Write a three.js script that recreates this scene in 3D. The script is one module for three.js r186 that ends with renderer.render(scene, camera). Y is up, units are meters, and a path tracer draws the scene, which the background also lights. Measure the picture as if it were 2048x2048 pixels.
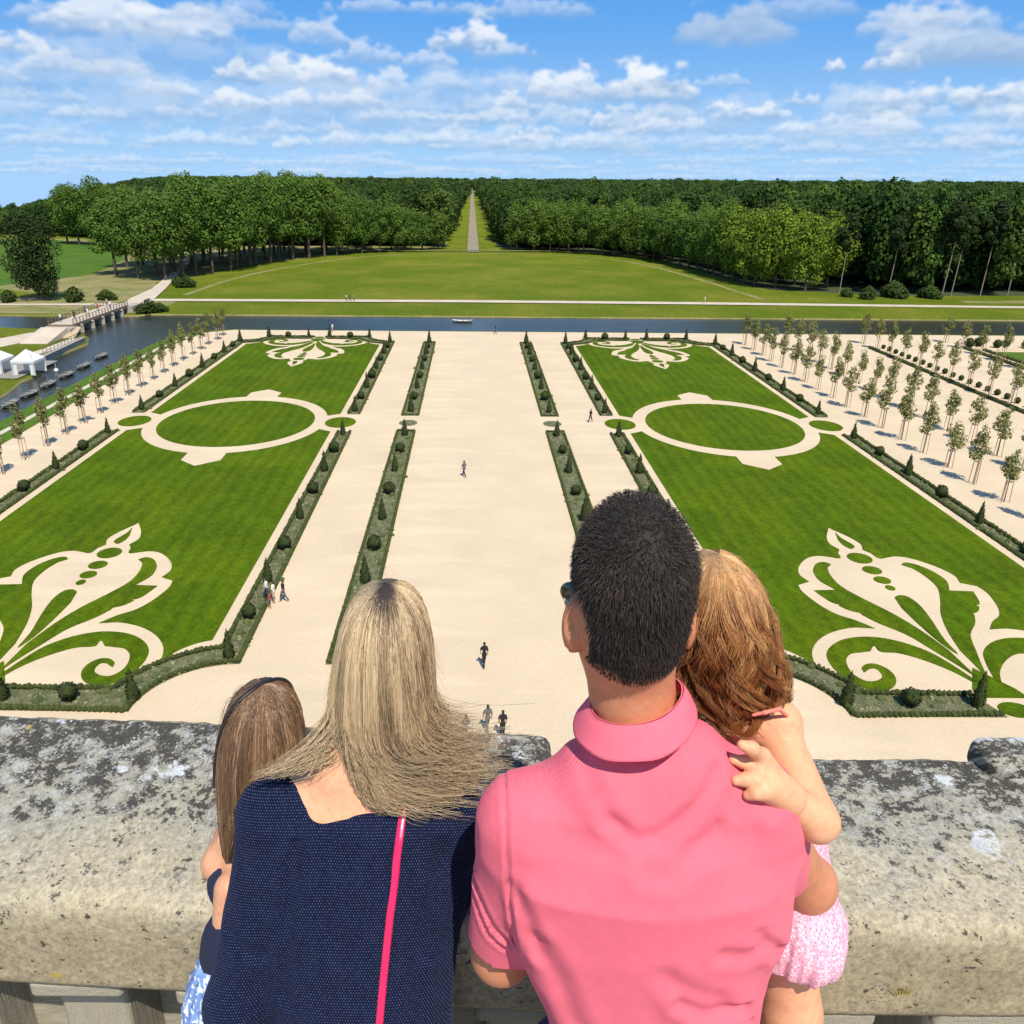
import * as THREE from 'three';
import { mergeGeometries } from 'three/addons/utils/BufferGeometryUtils.js';
import { RoundedBoxGeometry } from 'three/addons/geometries/RoundedBoxGeometry.js';

// ------------------------------------------------------------------ camera, sky, sun, exposure
const scene = new THREE.Scene();
const F = 1650, CX = 940, CY = 1024, CAMH = 28, PITCH = Math.atan(662 / 1650), ROLL = 0.4 * Math.PI / 180;
const camera = new THREE.PerspectiveCamera(2 * Math.atan(1024 / F) * 180 / Math.PI, 1, 0.05, 12000);
camera.position.set(0, CAMH, 0);
camera.rotation.order = 'YXZ';
camera.rotation.set(-PITCH, 0, ROLL);
camera.setViewOffset(2048, 2048, 1024 - CX, 0, 2048, 2048);
scene.add(camera);

const renderer = new THREE.WebGLRenderer({ antialias: true });
renderer.toneMapping = THREE.LinearToneMapping;
renderer.toneMappingExposure = 1.10;
renderer.shadowMap.enabled = true;

const SUN_AZ = 17 * Math.PI / 180, SUN_EL = 58 * Math.PI / 180;
const sunDir = new THREE.Vector3(Math.sin(SUN_AZ) * Math.cos(SUN_EL), Math.sin(SUN_EL), Math.cos(SUN_AZ) * Math.cos(SUN_EL));
const sun = new THREE.DirectionalLight(new THREE.Color().setRGB(1, 0.93, 0.80), 5.0);
sun.position.copy(sunDir).multiplyScalar(300);
sun.castShadow = true;
sun.shadow.mapSize.set(4096, 4096);
Object.assign(sun.shadow.camera, { left: -260, right: 260, top: 260, bottom: -260, near: 1, far: 900 });
sun.target.position.set(0, 0, -120);
sun.position.add(sun.target.position);
scene.add(sun, sun.target);

// ------------------------------------------------------------------ small maths
function rng(seed) { let a = seed >>> 0; return () => { a = (a + 0x6D2B79F5) | 0; let t = Math.imul(a ^ (a >>> 15), 1 | a); t = (t + Math.imul(t ^ (t >>> 7), 61 | t)) ^ t; return ((t ^ (t >>> 14)) >>> 0) / 4294967296; }; }
const mix = (a, b, t) => a + (b - a) * t;
const clamp = (x, a = 0, b = 1) => Math.min(b, Math.max(a, x));
const sstep = (a, b, x) => { const t = clamp((x - a) / (b - a)); return t * t * (3 - 2 * t); };
function h2(x, y, s) { let n = Math.imul(x, 374761393) + Math.imul(y, 668265263) + Math.imul(s, 974634777); n = Math.imul(n ^ (n >>> 13), 1274126177); return ((n ^ (n >>> 16)) >>> 0) / 4294967296; }
function vn(x, y, s = 0, per = 0) {
  let xi = Math.floor(x), yi = Math.floor(y); const fx = x - xi, fy = y - yi;
  const u = fx * fx * (3 - 2 * fx), v = fy * fy * (3 - 2 * fy);
  let x1 = xi + 1, y1 = yi + 1;
  if (per) { xi = ((xi % per) + per) % per; x1 = ((x1 % per) + per) % per; yi = ((yi % per) + per) % per; y1 = ((y1 % per) + per) % per; }
  return mix(mix(h2(xi, yi, s), h2(x1, yi, s), u), mix(h2(xi, y1, s), h2(x1, y1, s), u), v);
}
function fbm(x, y, s = 0, oct = 4, per = 0) { let a = 0.5, r = 0, n = 0; for (let i = 0; i < oct; i++) { r += a * vn(x, y, s + i * 17, per); n += a; x *= 2; y *= 2; per *= 2; a *= 0.5; } return r / n; }
function vn3(x, y, z, s = 0) { const zi = Math.floor(z), fz = z - zi, w = fz * fz * (3 - 2 * fz); return mix(vn(x, y, s + zi * 131), vn(x, y, s + (zi + 1) * 131), w); }
// a pixel of the 2048-pixel picture turned into a direction, a point on the level ground, and a point at a given distance ahead
const cP = Math.cos(PITCH), sP = Math.sin(PITCH), cR = Math.cos(ROLL), sR = Math.sin(ROLL);
function ray(px, py) { const a = (px - CX) / F, b = (py - CY) / F, x = a * cR + b * sR, y = -a * sR + b * cR; return [x, -(sP + y * cP), -(cP - y * sP)]; }
function G(px, py, h = 0) { const r = ray(px, py), t = (h - CAMH) / r[1]; return [r[0] * t, -r[2] * t]; }      // [x, metres ahead]
function W(px, py, fwd) { const r = ray(px, py), t = fwd / -r[2]; return [r[0] * t, CAMH + r[1] * t, -fwd]; }

// ------------------------------------------------------------------ the sky: blue air with rows of fair-weather cumulus
{
  const w = 4096, h = 2048, data = new Float32Array(w * h * 4), rad = 180 / Math.PI;
  const cover = new Float32Array(w * h), bright = new Float32Array(w * h);
  const rowOf = (el) => (el / 180 + 0.5) * h, colOf = (az) => (((az + 180) / 360) * w);
  const aim = (px, py) => { const r = ray(px, py); return [Math.atan2(r[0], -r[2]) * rad, Math.atan2(r[1], Math.hypot(r[0], r[2])) * rad]; };
  // azimuth 0 is straight ahead; columns of an equirectangular map: u = atan2(z, x) / 2pi + 0.5
  const colAz = (az) => { const a = az / rad, x = Math.sin(a), z = -Math.cos(a); return ((Math.atan2(z, x) / (2 * Math.PI) + 0.5) * w); };
  function cloud(az, el, wd, ht, dens, seed, grey) {            // degrees: centre of the flat base, half width, height
    const c0 = colAz(az), du = wd / 360 * w, r0 = rowOf(el - ht * 0.35), r1 = rowOf(el + ht * 1.35);
    for (let r = Math.max(h / 2, Math.floor(r0)); r <= Math.min(h - 1, r1); r++) {
      const v = ((r + 0.5) / h * 180 - 90 - el) / ht;
      for (let c = Math.floor(c0 - du * 1.3); c <= c0 + du * 1.3; c++) {
        const u = (c - c0) / du, k = r * w + (((c % w) + w) % w), asp = wd / ht;
        const n = fbm(u * 2.1 * asp * 0.6 + seed * 7.3, v * 2.3 + seed * 3.1, seed, 5);
        const n2 = fbm(u * 6 * asp * 0.5 + seed, v * 6, seed + 50, 4);
        const bump = 0.45 + 0.75 * fbm(u * 2.2 + seed * 1.7, seed, seed + 9, 3);
        const top = Math.sqrt(Math.max(0, 1 - u * u)) * bump;
        let a = sstep(-0.12, 0.22, top - v + (n - 0.5) * 0.85 + (n2 - 0.5) * 0.55 - 0.12) * sstep(-0.3, 0.12, v + (n - 0.5) * 0.35) * sstep(1.25, 0.75, Math.abs(u) + (n2 - 0.5) * 0.4);
        a *= dens; if (a <= 0.003) continue;
        const b = clamp(sstep(-0.1, 0.65, v / Math.max(0.35, top) + (n2 - 0.5) * 0.7) * (1 - grey) + 0.12 * n);
        bright[k] = (bright[k] * cover[k] * (1 - a) + b * a) / Math.max(1e-4, cover[k] * (1 - a) + a); cover[k] = cover[k] * (1 - a) + a;
      }
    }
  }
  const R = rng(11);
  // the field of cloud goes on all round and overhead; far rows are low and small
  for (let i = 0; i < 1500; i++) {
    const d = 2.2 + 46 * Math.pow(R(), 0.75), az = R() * 360 - 180, el = Math.atan(1.5 / d) * rad, s = (0.5 + R() * 0.9) / d * rad;
    const inFrame = Math.abs(az + 1) < 33 && el < 11.5;
    if (inFrame && el > 4.2) { R(); R(); continue; }
    cloud(az, el, s * (0.45 + R() * 0.5), s * (0.30 + R() * 0.26) + 0.16, (inFrame ? 0.30 + R() * 0.5 : 0.5 + R() * 0.4) * (0.35 + 1.15 * sstep(0.3, 0.65, fbm(az * 0.11 + 40, el * 0.55, 321, 3))), i + 3, 0.05 + R() * 0.3);
  }
  for (let i = 0; i < 900; i++) { const az = R() * 360 - 180, el = 0.25 + 2.6 * R() * R(), s = 0.5 + 1.3 * R(); cloud(az, el, s * (0.8 + R()), 0.12 + 0.10 * el + 0.12 * R(), 0.30 + 0.35 * R(), 7000 + i, 0.05 + 0.2 * R()); }
  const px = [[1130, 190, 80, 72, .9, .05], [1300, 195, 100, 100, .98, 0], [1225, 198, 150, 40, .6, .35], [606, 162, 115, 72, .95, .05], [470, 158, 50, 52, .85, .05], [470, 214, 66, 46, .92, .05], [655, 214, 150, 44, .85, .1], [775, 180, 45, 60, .6, .1],
    [935, 96, 85, 74, .92, .08], [640, 85, 70, 60, .55, .2], [300, 74, 190, 96, .75, .1], [230, 148, 75, 46, .7, .1], [40, 102, 62, 56, .85, .05], [5, 160, 60, 40, .6, .15], [1915, 112, 190, 130, .85, .35], [1780, 138, 62, 66, .85, .1], [1470, 62, 110, 58, .75, .7], [1890, 120, 120, 50, .6, .85],
    [1505, 236, 78, 50, .92, .05], [1432, 222, 24, 30, .85, .05], [1605, 208, 40, 28, .6, .1], [1350, 262, 90, 40, .75, .1], [1590, 264, 42, 32, .75, .1], [1665, 140, 25, 28, .8, .05], [1970, 232, 26, 36, .55, .1], [1740, 262, 110, 30, .6, .1], [1760, 205, 70, 34, .4, .15],
    [180, 235, 90, 30, .6, .15], [70, 200, 110, 34, .5, .2], [370, 235, 70, 36, .6, .1], [110, 290, 120, 30, .5, .15], [400, 290, 120, 32, .6, .1], [560, 265, 90, 34, .65, .1], [830, 240, 130, 32, .65, .1], [1000, 245, 90, 40, .7, .08], [890, 175, 60, 40, .4, .15], [1020, 170, 60, 40, .35, .15], [720, 292, 120, 28, .5, .15], [1130, 240, 100, 34, .55, .12], [1230, 290, 120, 28, .5, .15],
    [560, 60, 120, 30, .4, .3], [820, 22, 190, 34, .5, .3], [480, 28, 90, 40, .35, .3], [120, 40, 110, 50, .5, .2], [900, 285, 90, 26, .5, .1], [1470, 78, 130, 84, .85, .72], [1600, 30, 150, 60, .55, .55], [1975, 118, 150, 90, .85, .72], [1850, 60, 150, 80, .7, .3], [210, 60, 150, 90, .8, .12], [420, 40, 120, 60, .6, .3], [1060, 30, 130, 40, .5, .4], [730, 120, 90, 50, .55, .15], [1010, 110, 70, 40, .5, .15], [110, 140, 90, 46, .7, .12], [330, 190, 80, 44, .7, .1], [1440, 170, 60, 30, .45, .15], [1860, 200, 90, 40, .55, .15], [1960, 290, 90, 34, .6, .1], [1680, 250, 70, 34, .6, .1], [860, 130, 60, 34, .5, .15], [130, 180, 260, 120, .38, .3], [520, 240, 330, 130, .34, .25], [330, 130, 260, 110, .34, .3], [900, 215, 300, 110, .32, .25], [1150, 300, 300, 70, .3, .2], [1750, 290, 260, 90, .28, .2], [1480, 290, 110, 26, .5, .1], [1650, 305, 120, 24, .45, .1], [1850, 300, 130, 26, .45, .1], [280, 325, 150, 22, .4, .1], [1010, 325, 140, 22, .4, .1], [1380, 325, 120, 20, .4, .1], [700, 330, 140, 22, .4, .1]];
  px.forEach(([x, y, hw, ht, dn, gr], i) => { const [az, el] = aim(x, y), [az2] = aim(x + hw, y), [, el2] = aim(x, y - ht); cloud(az, el, az2 - az, el2 - el, dn, 4000 + i, gr); });
  for (let r = 0; r < h; r++) {
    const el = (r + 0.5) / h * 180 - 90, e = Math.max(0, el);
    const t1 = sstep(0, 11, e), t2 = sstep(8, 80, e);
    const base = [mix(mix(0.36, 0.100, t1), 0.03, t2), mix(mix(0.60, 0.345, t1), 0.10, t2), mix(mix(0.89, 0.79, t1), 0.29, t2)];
    for (let c = 0; c < w; c++) {
      const k = r * w + c, o = k * 4; let col = base;
      if (el > 0 && cover[k] > 0) {
        const a = cover[k] * (0.65 + 0.35 * sstep(0.5, 6, e)) * 0.92, b = bright[k], lit = [0.86, 0.89, 0.92], dk = [0.24, 0.41, 0.66];
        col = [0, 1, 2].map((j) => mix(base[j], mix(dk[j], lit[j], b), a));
      }
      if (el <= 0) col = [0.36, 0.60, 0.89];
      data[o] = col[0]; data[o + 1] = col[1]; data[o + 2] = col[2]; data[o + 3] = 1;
    }
  }
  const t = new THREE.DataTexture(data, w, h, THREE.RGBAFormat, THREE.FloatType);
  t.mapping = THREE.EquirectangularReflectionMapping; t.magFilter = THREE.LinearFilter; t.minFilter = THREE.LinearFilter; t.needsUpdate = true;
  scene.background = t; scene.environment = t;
}

// ------------------------------------------------------------------ naming and building helpers
const taken = {};
function numbered(n) { const k = taken[n] = (taken[n] ?? -1) + 1; return k ? n + '_' + String(k).padStart(3, '0') : n; }
function shade(o) { o.traverse((m) => { if (m.isMesh) { m.castShadow = true; m.receiveShadow = true; } }); return o; }
function tag(o, label, category, group) { o.userData.label = label; o.userData.category = category; if (group) o.userData.group = group; return o; }
function mesh(name, geo, mat, parent = scene) { const m = new THREE.Mesh(geo, mat); m.name = parent === scene ? numbered(name) : name; m.castShadow = m.receiveShadow = true; parent.add(m); return m; }
function setting(name, geo, mat) { const m = mesh(name, geo, mat); m.userData.kind = 'structure'; return m; }
function thing(name, label, category, group, pos = [0, 0, 0]) { const g = new THREE.Group(); g.name = numbered(name); g.position.set(...pos); scene.add(g); return tag(g, label, category, group); }
function again(proto, name, pos, turn, scale, label, group) { const c = proto.clone(); c.name = numbered(name); c.userData = { ...proto.userData, label, ...(group ? { group } : {}) }; c.position.set(...pos); c.rotation.y = turn; if (scale) c.scale.set(...(Array.isArray(scale) ? scale : [scale, scale, scale])); scene.add(c); return c; }
const ORD = ['first', 'second', 'third', 'fourth', 'fifth', 'sixth', 'seventh', 'eighth', 'ninth', 'tenth', 'eleventh', 'twelfth', 'thirteenth', 'fourteenth', 'fifteenth', 'sixteenth', 'seventeenth', 'eighteenth', 'nineteenth', 'twentieth', 'twenty-first', 'twenty-second', 'twenty-third', 'twenty-fourth', 'twenty-fifth', 'twenty-sixth', 'twenty-seventh', 'twenty-eighth', 'twenty-ninth', 'thirtieth'];

function tex(w, h, fn, { srgb = true, repeat } = {}) {
  const d = new Uint8Array(w * h * 4), enc = (x) => { x = clamp(x); return 255 * (srgb ? (x <= 0.0031308 ? 12.92 * x : 1.055 * Math.pow(x, 1 / 2.4) - 0.055) : x); };
  for (let j = 0; j < h; j++) for (let i = 0; i < w; i++) { const c = fn((i + 0.5) / w, (j + 0.5) / h), o = (j * w + i) * 4; d[o] = enc(c[0]); d[o + 1] = enc(c[1]); d[o + 2] = enc(c[2]); d[o + 3] = 255; }
  const t = new THREE.DataTexture(d, w, h); t.wrapS = t.wrapT = THREE.RepeatWrapping; t.magFilter = THREE.LinearFilter; t.minFilter = THREE.LinearMipmapLinearFilter; t.generateMipmaps = true;
  if (srgb) t.colorSpace = THREE.SRGBColorSpace; if (repeat) t.repeat.set(...repeat); t.needsUpdate = true; return t;
}
const grey = (v) => [v, v, v];
const std = (rgb, roughness = 0.9, extra = {}) => new THREE.MeshStandardMaterial({ color: new THREE.Color().setRGB(...rgb), roughness, ...extra });
const times = (c, k) => [c[0] * k, c[1] * k, c[2] * k];
const blend = (a, b, t) => [mix(a[0], b[0], t), mix(a[1], b[1], t), mix(a[2], b[2], t)];

// level sheets drawn in (x, metres ahead); holes and a thickness are optional; uv in metres
function pathOf(pts, P = THREE.Shape) { const s = new P(); pts.forEach(([x, y], i) => i ? s.lineTo(x, y) : s.moveTo(x, y)); s.closePath(); return s; }
function sheet(pts, y, holes = [], thick = 0) {
  const s = pathOf(pts); for (const q of holes) s.holes.push(pathOf(q, THREE.Path));
  const g = thick ? new THREE.ExtrudeGeometry(s, { depth: thick, bevelEnabled: false, curveSegments: 1 }) : new THREE.ShapeGeometry(s);
  g.rotateX(-Math.PI / 2); g.translate(0, y, 0); return g;
}
function strip(line, width, y) {        // a path of even width along a polyline of [x, ahead]
  const L = [], R_ = [];
  line.forEach((p, i) => { const a = line[Math.max(0, i - 1)], b = line[Math.min(line.length - 1, i + 1)], dx = b[0] - a[0], dy = b[1] - a[1], l = Math.hypot(dx, dy), wd = Array.isArray(width) ? width[i] : width; L.push([p[0] - dy / l * wd / 2, p[1] + dx / l * wd / 2]); R_.push([p[0] + dy / l * wd / 2, p[1] - dx / l * wd / 2]); });
  const pos = [], uv = [], ix = [];
  line.forEach((p, i) => { for (const q of [L[i], R_[i]]) { pos.push(q[0], typeof y === 'function' ? y(q[0], q[1]) : y, -q[1]); uv.push(q[0], q[1]); } if (i) ix.push(2 * i - 2, 2 * i - 1, 2 * i, 2 * i - 1, 2 * i + 1, 2 * i); });
  const g = new THREE.BufferGeometry(); g.setAttribute('position', new THREE.Float32BufferAttribute(pos, 3)); g.setAttribute('uv', new THREE.Float32BufferAttribute(uv, 2)); g.setIndex(ix); g.computeVertexNormals(); return g;
}
function smooth(pts, n = 4, closed = false) { const c = new THREE.CatmullRomCurve3(pts.map((p) => new THREE.Vector3(p[0], p[1], p[2] ?? 0)), closed, 'centripetal'); return c.getPoints(pts.length * n).map((v) => [v.x, v.y, v.z]); }
function oval(cx, cy, a, b, n = 40, a0 = 0, a1 = 2 * Math.PI) { const r = []; for (let i = 0; i < n; i++) { const t = mix(a0, a1, i / (a1 - a0 > 6.28 ? n : n - 1)); r.push([cx + a * Math.cos(t), cy + b * Math.sin(t)]); } return r; }
function box(w, h, d, x = 0, y = 0, z = 0, turn = 0) { const g = new THREE.BoxGeometry(w, h, d); if (turn) g.rotateY(turn); g.translate(x, y, z); return g; }
function bar(a, b, r, n = 6, r2 = r) { const A = new THREE.Vector3(...a), B = new THREE.Vector3(...b), L = A.distanceTo(B), g = new THREE.CylinderGeometry(r2, r, L, n, 1); g.translate(0, L / 2, 0); g.applyQuaternion(new THREE.Quaternion().setFromUnitVectors(new THREE.Vector3(0, 1, 0), B.clone().sub(A).normalize())); g.translate(...a); return g; }
const merge = (list) => mergeGeometries(list.map((g) => { const k = g.index ? g.toNonIndexed() : g; for (const n of Object.keys(k.attributes)) if (!['position', 'normal', 'uv'].includes(n)) k.deleteAttribute(n); return k; }), false);
// ------------------------------------------------------------------ surfaces of the setting
const AX = 1.2, MID = 99.4;                                             // the avenue's axis and the middle of the parterres
const sandTex = tex(1024, 1024, (u, v) => { const k = 0.87 + 0.20 * fbm(u * 5, v * 5, 1, 5, 5) + 0.06 * sstep(0.55, 0.7, fbm(u * 3, v * 12, 9, 4, 3)) + 0.08 * (vn(u * 256, v * 256, 5, 256) - 0.5) + 0.08 * (h2(u * 1024 | 0, v * 1024 | 0, 3) - 0.5); return times([0.640, 0.508, 0.345], k); }, { repeat: [1 / 23, 1 / 23] });
const sandBump = tex(512, 512, (u, v) => grey(0.5 * vn(u * 256, v * 256, 8, 256) + 0.5 * fbm(u * 24, v * 24, 4, 4, 24)), { srgb: false, repeat: [1 / 7, 1 / 7] });
const sandM = new THREE.MeshStandardMaterial({ map: sandTex, bumpMap: sandBump, bumpScale: 0.03, roughness: 0.97 });
const edgeSandM = new THREE.MeshStandardMaterial({ map: sandTex, color: new THREE.Color().setRGB(0.99, 1.0, 0.88), roughness: 0.97 });
const lawnTex = tex(1024, 1024, (u, v) => {
  const stripe = Math.sin(u * 2 * Math.PI * 18 + 3.2 * fbm(u * 5, v * 5, 6, 3, 5)), n = fbm(u * 9, v * 9, 2, 5, 9), f = vn(u * 300, v * 300, 3, 300), g = vn(u * 90, v * 60, 13, 30);
  const k = 0.76 + 0.32 * (n - 0.5) + 0.065 * stripe + 0.34 * (f - 0.5) + 0.22 * (g - 0.5);
  return times(blend([0.078, 0.142, 0.003], [0.128, 0.172, 0.004], clamp(1.4 * fbm(u * 7, v * 7, 77, 5, 7) - 0.58 + 0.25 * f)), k * 1.1);
}, { repeat: [1 / 27, 1 / 27] });
const lawnBump = tex(512, 512, (u, v) => grey(0.6 * h2(u * 512 | 0, v * 512 | 0, 9) + 0.4 * vn(u * 128, v * 128, 2, 128)), { srgb: false, repeat: [1 / 8, 1 / 8] });
const lawnM = new THREE.MeshPhysicalMaterial({ specularIntensity: 0.15, map: lawnTex, bumpMap: lawnBump, bumpScale: 0.05, roughness: 0.95 });
const meadowTex = tex(1024, 1024, (u, v) => { const n = fbm(u * 7, v * 7, 21, 5, 7), f = vn(u * 256, v * 256, 24, 256), n2 = fbm(u * 18, v * 5, 29, 4, 1); return times(blend([0.130, 0.182, 0.012], [0.238, 0.242, 0.030], clamp((n - 0.35) * 1.7 + 0.35 * (f - 0.5))), 0.78 + 0.30 * f + 0.16 * (n2 - 0.5)); }, { repeat: [1 / 90, 1 / 90] });
const meadowM = new THREE.MeshPhysicalMaterial({ specularIntensity: 0.15, map: meadowTex, bumpMap: lawnBump, bumpScale: 0.15, roughness: 1 });
const fieldTex = tex(512, 512, (u, v) => { const n = fbm(u * 7, v * 7, 31, 5, 7), f = vn(u * 128, v * 128, 34, 128); return times(blend([0.050, 0.125, 0.016], [0.10, 0.165, 0.02], n), 0.8 + 0.3 * f); }, { repeat: [1 / 60, 1 / 60] });
const fieldM = new THREE.MeshPhysicalMaterial({ specularIntensity: 0.15, map: fieldTex, roughness: 1 });
const dryTex = tex(512, 512, (u, v) => { const n = fbm(u * 9, v * 9, 41, 5, 9), f = vn(u * 128, v * 128, 44, 128); return times(blend([0.27, 0.23, 0.09], [0.15, 0.175, 0.03], clamp(n * 2 - 0.6)), 0.75 + 0.4 * f); }, { repeat: [1 / 40, 1 / 40] });
const dryM = new THREE.MeshStandardMaterial({ map: dryTex, roughness: 1 });
const gravelTex = tex(512, 512, (u, v) => { const n = fbm(u * 6, v * 6, 51, 4, 6), f = h2(u * 512 | 0, v * 512 | 0, 5); return times([0.56, 0.47, 0.37], 0.72 + 0.3 * n + 0.2 * f); }, { repeat: [1 / 12, 1 / 12] });
const gravelM = new THREE.MeshStandardMaterial({ map: gravelTex, roughness: 1 });
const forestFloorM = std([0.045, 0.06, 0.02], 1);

// far land: level to 430 m, then a slow rise ahead and right, falling a little to the left
const land = (x, f) => f < 430 ? 0 : mix(-0.05 * (f - 430), 9 * sstep(430, 2400, f), sstep(-0.60, -0.34, x / f));

// the canal, the moat arm on the left and the hole they leave in the ground (all in x, metres ahead)
const NEARB = 167.4, FARB = 187.4;
const water = [[-58.3, 60], [-58.3, 150], [-57.0, 160], [-54.0, 165.5], [-48, NEARB], [420, NEARB - 1], [420, FARB], [-70, FARB], [-72.5, FARB], [-73.8, 185], [-98, 184.5], [-180, 186], [-420, 190], [-420, 172], [-180, 171], [-95, 168], [-83, 166], [-77.5, 163.5], [-73, 158], [-70.2, 151], [-70.8, 138], [-69.5, 131], [-66.5, 126], [-67.0, 121], [-65.2, 113], [-64.5, 100], [-64.2, 60]];
setting('ground', sheet([[-900, -300], [900, -300], [900, 430], [-900, 430]], 0, [water]), meadowM);
{ // the land beyond, as far as the horizon
  const pos = [], uv = [], ix = [], fs = [430, 470, 520, 600, 700, 820, 1000, 1250, 1600, 2000, 2600, 3600, 5200, 8000], nx = 40;
  fs.forEach((f, j) => { for (let i = 0; i <= nx; i++) { const x = mix(-1.15, 1.15, i / nx) * Math.max(800, f); pos.push(x, land(x, f) - 0.02, -f); uv.push(x, f); if (i && j) { const a = j * (nx + 1) + i; ix.push(a - nx - 2, a - nx - 1, a - 1, a - nx - 1, a, a - 1); } } });
  const g = new THREE.BufferGeometry(); g.setAttribute('position', new THREE.Float32BufferAttribute(pos, 3)); g.setAttribute('uv', new THREE.Float32BufferAttribute(uv, 2)); g.setIndex(ix); g.computeVertexNormals(); setting('terrain', g, meadowM);
}
{ // water, its banks
  const ripple = tex(512, 512, (u, v) => grey(0.55 * fbm(u * 20, v * 40, 61, 4, 20) + 0.45 * fbm(u * 60, v * 90, 63, 3, 30)), { srgb: false, repeat: [1 / 14, 1 / 14] });
  setting('canal_water', sheet([[-430, 58], [-52, 58], [-44, 160], [430, 160], [430, 194], [-430, 194]], -0.28), new THREE.MeshPhysicalMaterial({ color: new THREE.Color().setRGB(0.030, 0.034, 0.026), roughness: 0.22, bumpMap: ripple, bumpScale: 0.05, ior: 1.33, specularIntensity: 1 }));
  const pos = [], uv = [], ix = []; let s = 0; const W2 = water.concat([water[0]]);
  let area = 0; W2.forEach((p, i) => { if (i) area += W2[i - 1][0] * p[1] - p[0] * W2[i - 1][1]; }); const sg = area > 0 ? 1 : -1;
  W2.forEach((p, i) => { const a = W2[Math.max(0, i - 1)], b = W2[Math.min(W2.length - 1, i + 1)], dx = b[0] - a[0], dy = b[1] - a[1], l = Math.hypot(dx, dy); const q = [p[0] - sg * dy / l * 0.55, p[1] + sg * dx / l * 0.55]; if (i) s += Math.hypot(p[0] - a[0], p[1] - a[1]); pos.push(p[0], 0.0, -p[1], q[0], -0.9, -q[1]); uv.push(s, 0, s, 1); if (i) ix.push(2 * i - 2, 2 * i - 1, 2 * i, 2 * i - 1, 2 * i + 1, 2 * i); });
  const g = new THREE.BufferGeometry(); g.setAttribute('position', new THREE.Float32BufferAttribute(pos, 3)); g.setAttribute('uv', new THREE.Float32BufferAttribute(uv, 2)); g.setIndex(ix); g.computeVertexNormals();
  setting('canal_bank', g, dryM);
}
// the sand of the garden, the far bank, the roads
setting('sand_terrace', sheet([[-52.5, 3], [150, 3], [150, NEARB - 1.3], [-47.5, NEARB - 0.4], [-52.5, NEARB - 4], [-54.3, 150]], 0.004), sandM);
{ // bare grass slope between water and road on the far bank, reddish dry patch included
  const m = [], n = 160; const pos = [], uv = [], ix = [];
  for (let i = 0; i <= n; i++) { const x = mix(-72, 420, i / n); for (let j = 0; j <= 8; j++) { const f = mix(FARB + 0.02, 206.5, j / 8); pos.push(x, 0.006 + 0.10 * sstep(0, 0.5, j / 8) + 0.16 * (fbm(x * 0.35, f * 0.5, 71) - 0.5) * sstep(0, 0.2, j / 8), -f); uv.push(x, f); if (i && j) { const a = i * 9 + j; ix.push(a - 10, a - 9, a - 1, a - 1, a - 9, a); } } }
  const g = new THREE.BufferGeometry(); g.setAttribute('position', new THREE.Float32BufferAttribute(pos, 3)); g.setAttribute('uv', new THREE.Float32BufferAttribute(uv, 2)); g.setIndex(ix.reverse()); g.computeVertexNormals(); setting('grass_bank', g, meadowM);
}
const roadLine = [[-79, 209], [-60, 209.4], [0, 210.6], [60, 209.6], [134, 206.5], [260, 203], [420, 199]];
setting('canal_road', strip(roadLine, [4, 4, 4.4, 4.2, 3.4, 3.2, 3.2], 0.19), gravelM);
const meadow = smooth([[-74.5, 220], [-73, 252], [-68.7, 277], [-58.3, 309], [-47.5, 332], [-29.5, 351], [-0.8, 362], [28.4, 356], [51, 340], [63, 313], [68.1, 286], [72, 257], [74, 233], [75.7, 219]], 5).map((p) => [p[0], p[1]]);
setting('meadow_path', strip(meadow, 1.6, 0.012), dryM);
setting('meadow', sheet([...meadow.map((p) => [p[0] * 0.99, p[1] - 0.6]), [76, 212.2], [-76, 212.2]], 0.008), meadowM);
setting('mown_verge', sheet([[-76, 207.5], [420, 198], [420, 219], [76, 219], [76, 212.6], [-76, 212.6]], 0.004), meadowM);
// the long avenue through the forest: grass ride with a gravel track
{ const ride = [], track = [], wr = [], wt = []; for (const f of [364, 372, 385, 400, 430, 480, 560, 680, 850, 1100, 1500, 2100, 3000]) { ride.push([AX * (1 - f / 3000) - 0.5, f]); track.push([AX * (1 - f / 3000) - 0.5, f]); wr.push(f < 370 ? 64 : f < 380 ? 44 : f < 390 ? 30 : 22); wt.push(5.0); }
  setting('forest_ride', strip(ride, wr, (x, f) => land(x, f) + 0.10), meadowM);
  setting('avenue_track', strip(track, wt, (x, f) => land(x, f) + 0.35), new THREE.MeshStandardMaterial({ map: gravelTex, color: new THREE.Color().setRGB(0.50, 0.52, 0.50), roughness: 1 })); }
setting('cross_path', strip([[-60, 352], [-34, 365.5], [0, 370.5], [34, 368.5], [62, 352]], 3.0, 0.5), dryM);
// forest floor in the shade on both sides
setting('forest_floor', sheet([[-150, 240], [-96, 236], [-86, 268], [-80, 300], [-70, 322], [-50, 352], [-28, 372], [-12, 386], [-12, 429], [-300, 429], [-300, 395], [-165, 388]], 0.006), dryM);
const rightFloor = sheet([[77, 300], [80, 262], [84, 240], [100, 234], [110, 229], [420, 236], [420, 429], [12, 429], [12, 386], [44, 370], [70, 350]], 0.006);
setting('forest_floor', rightFloor, forestFloorM);
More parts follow.
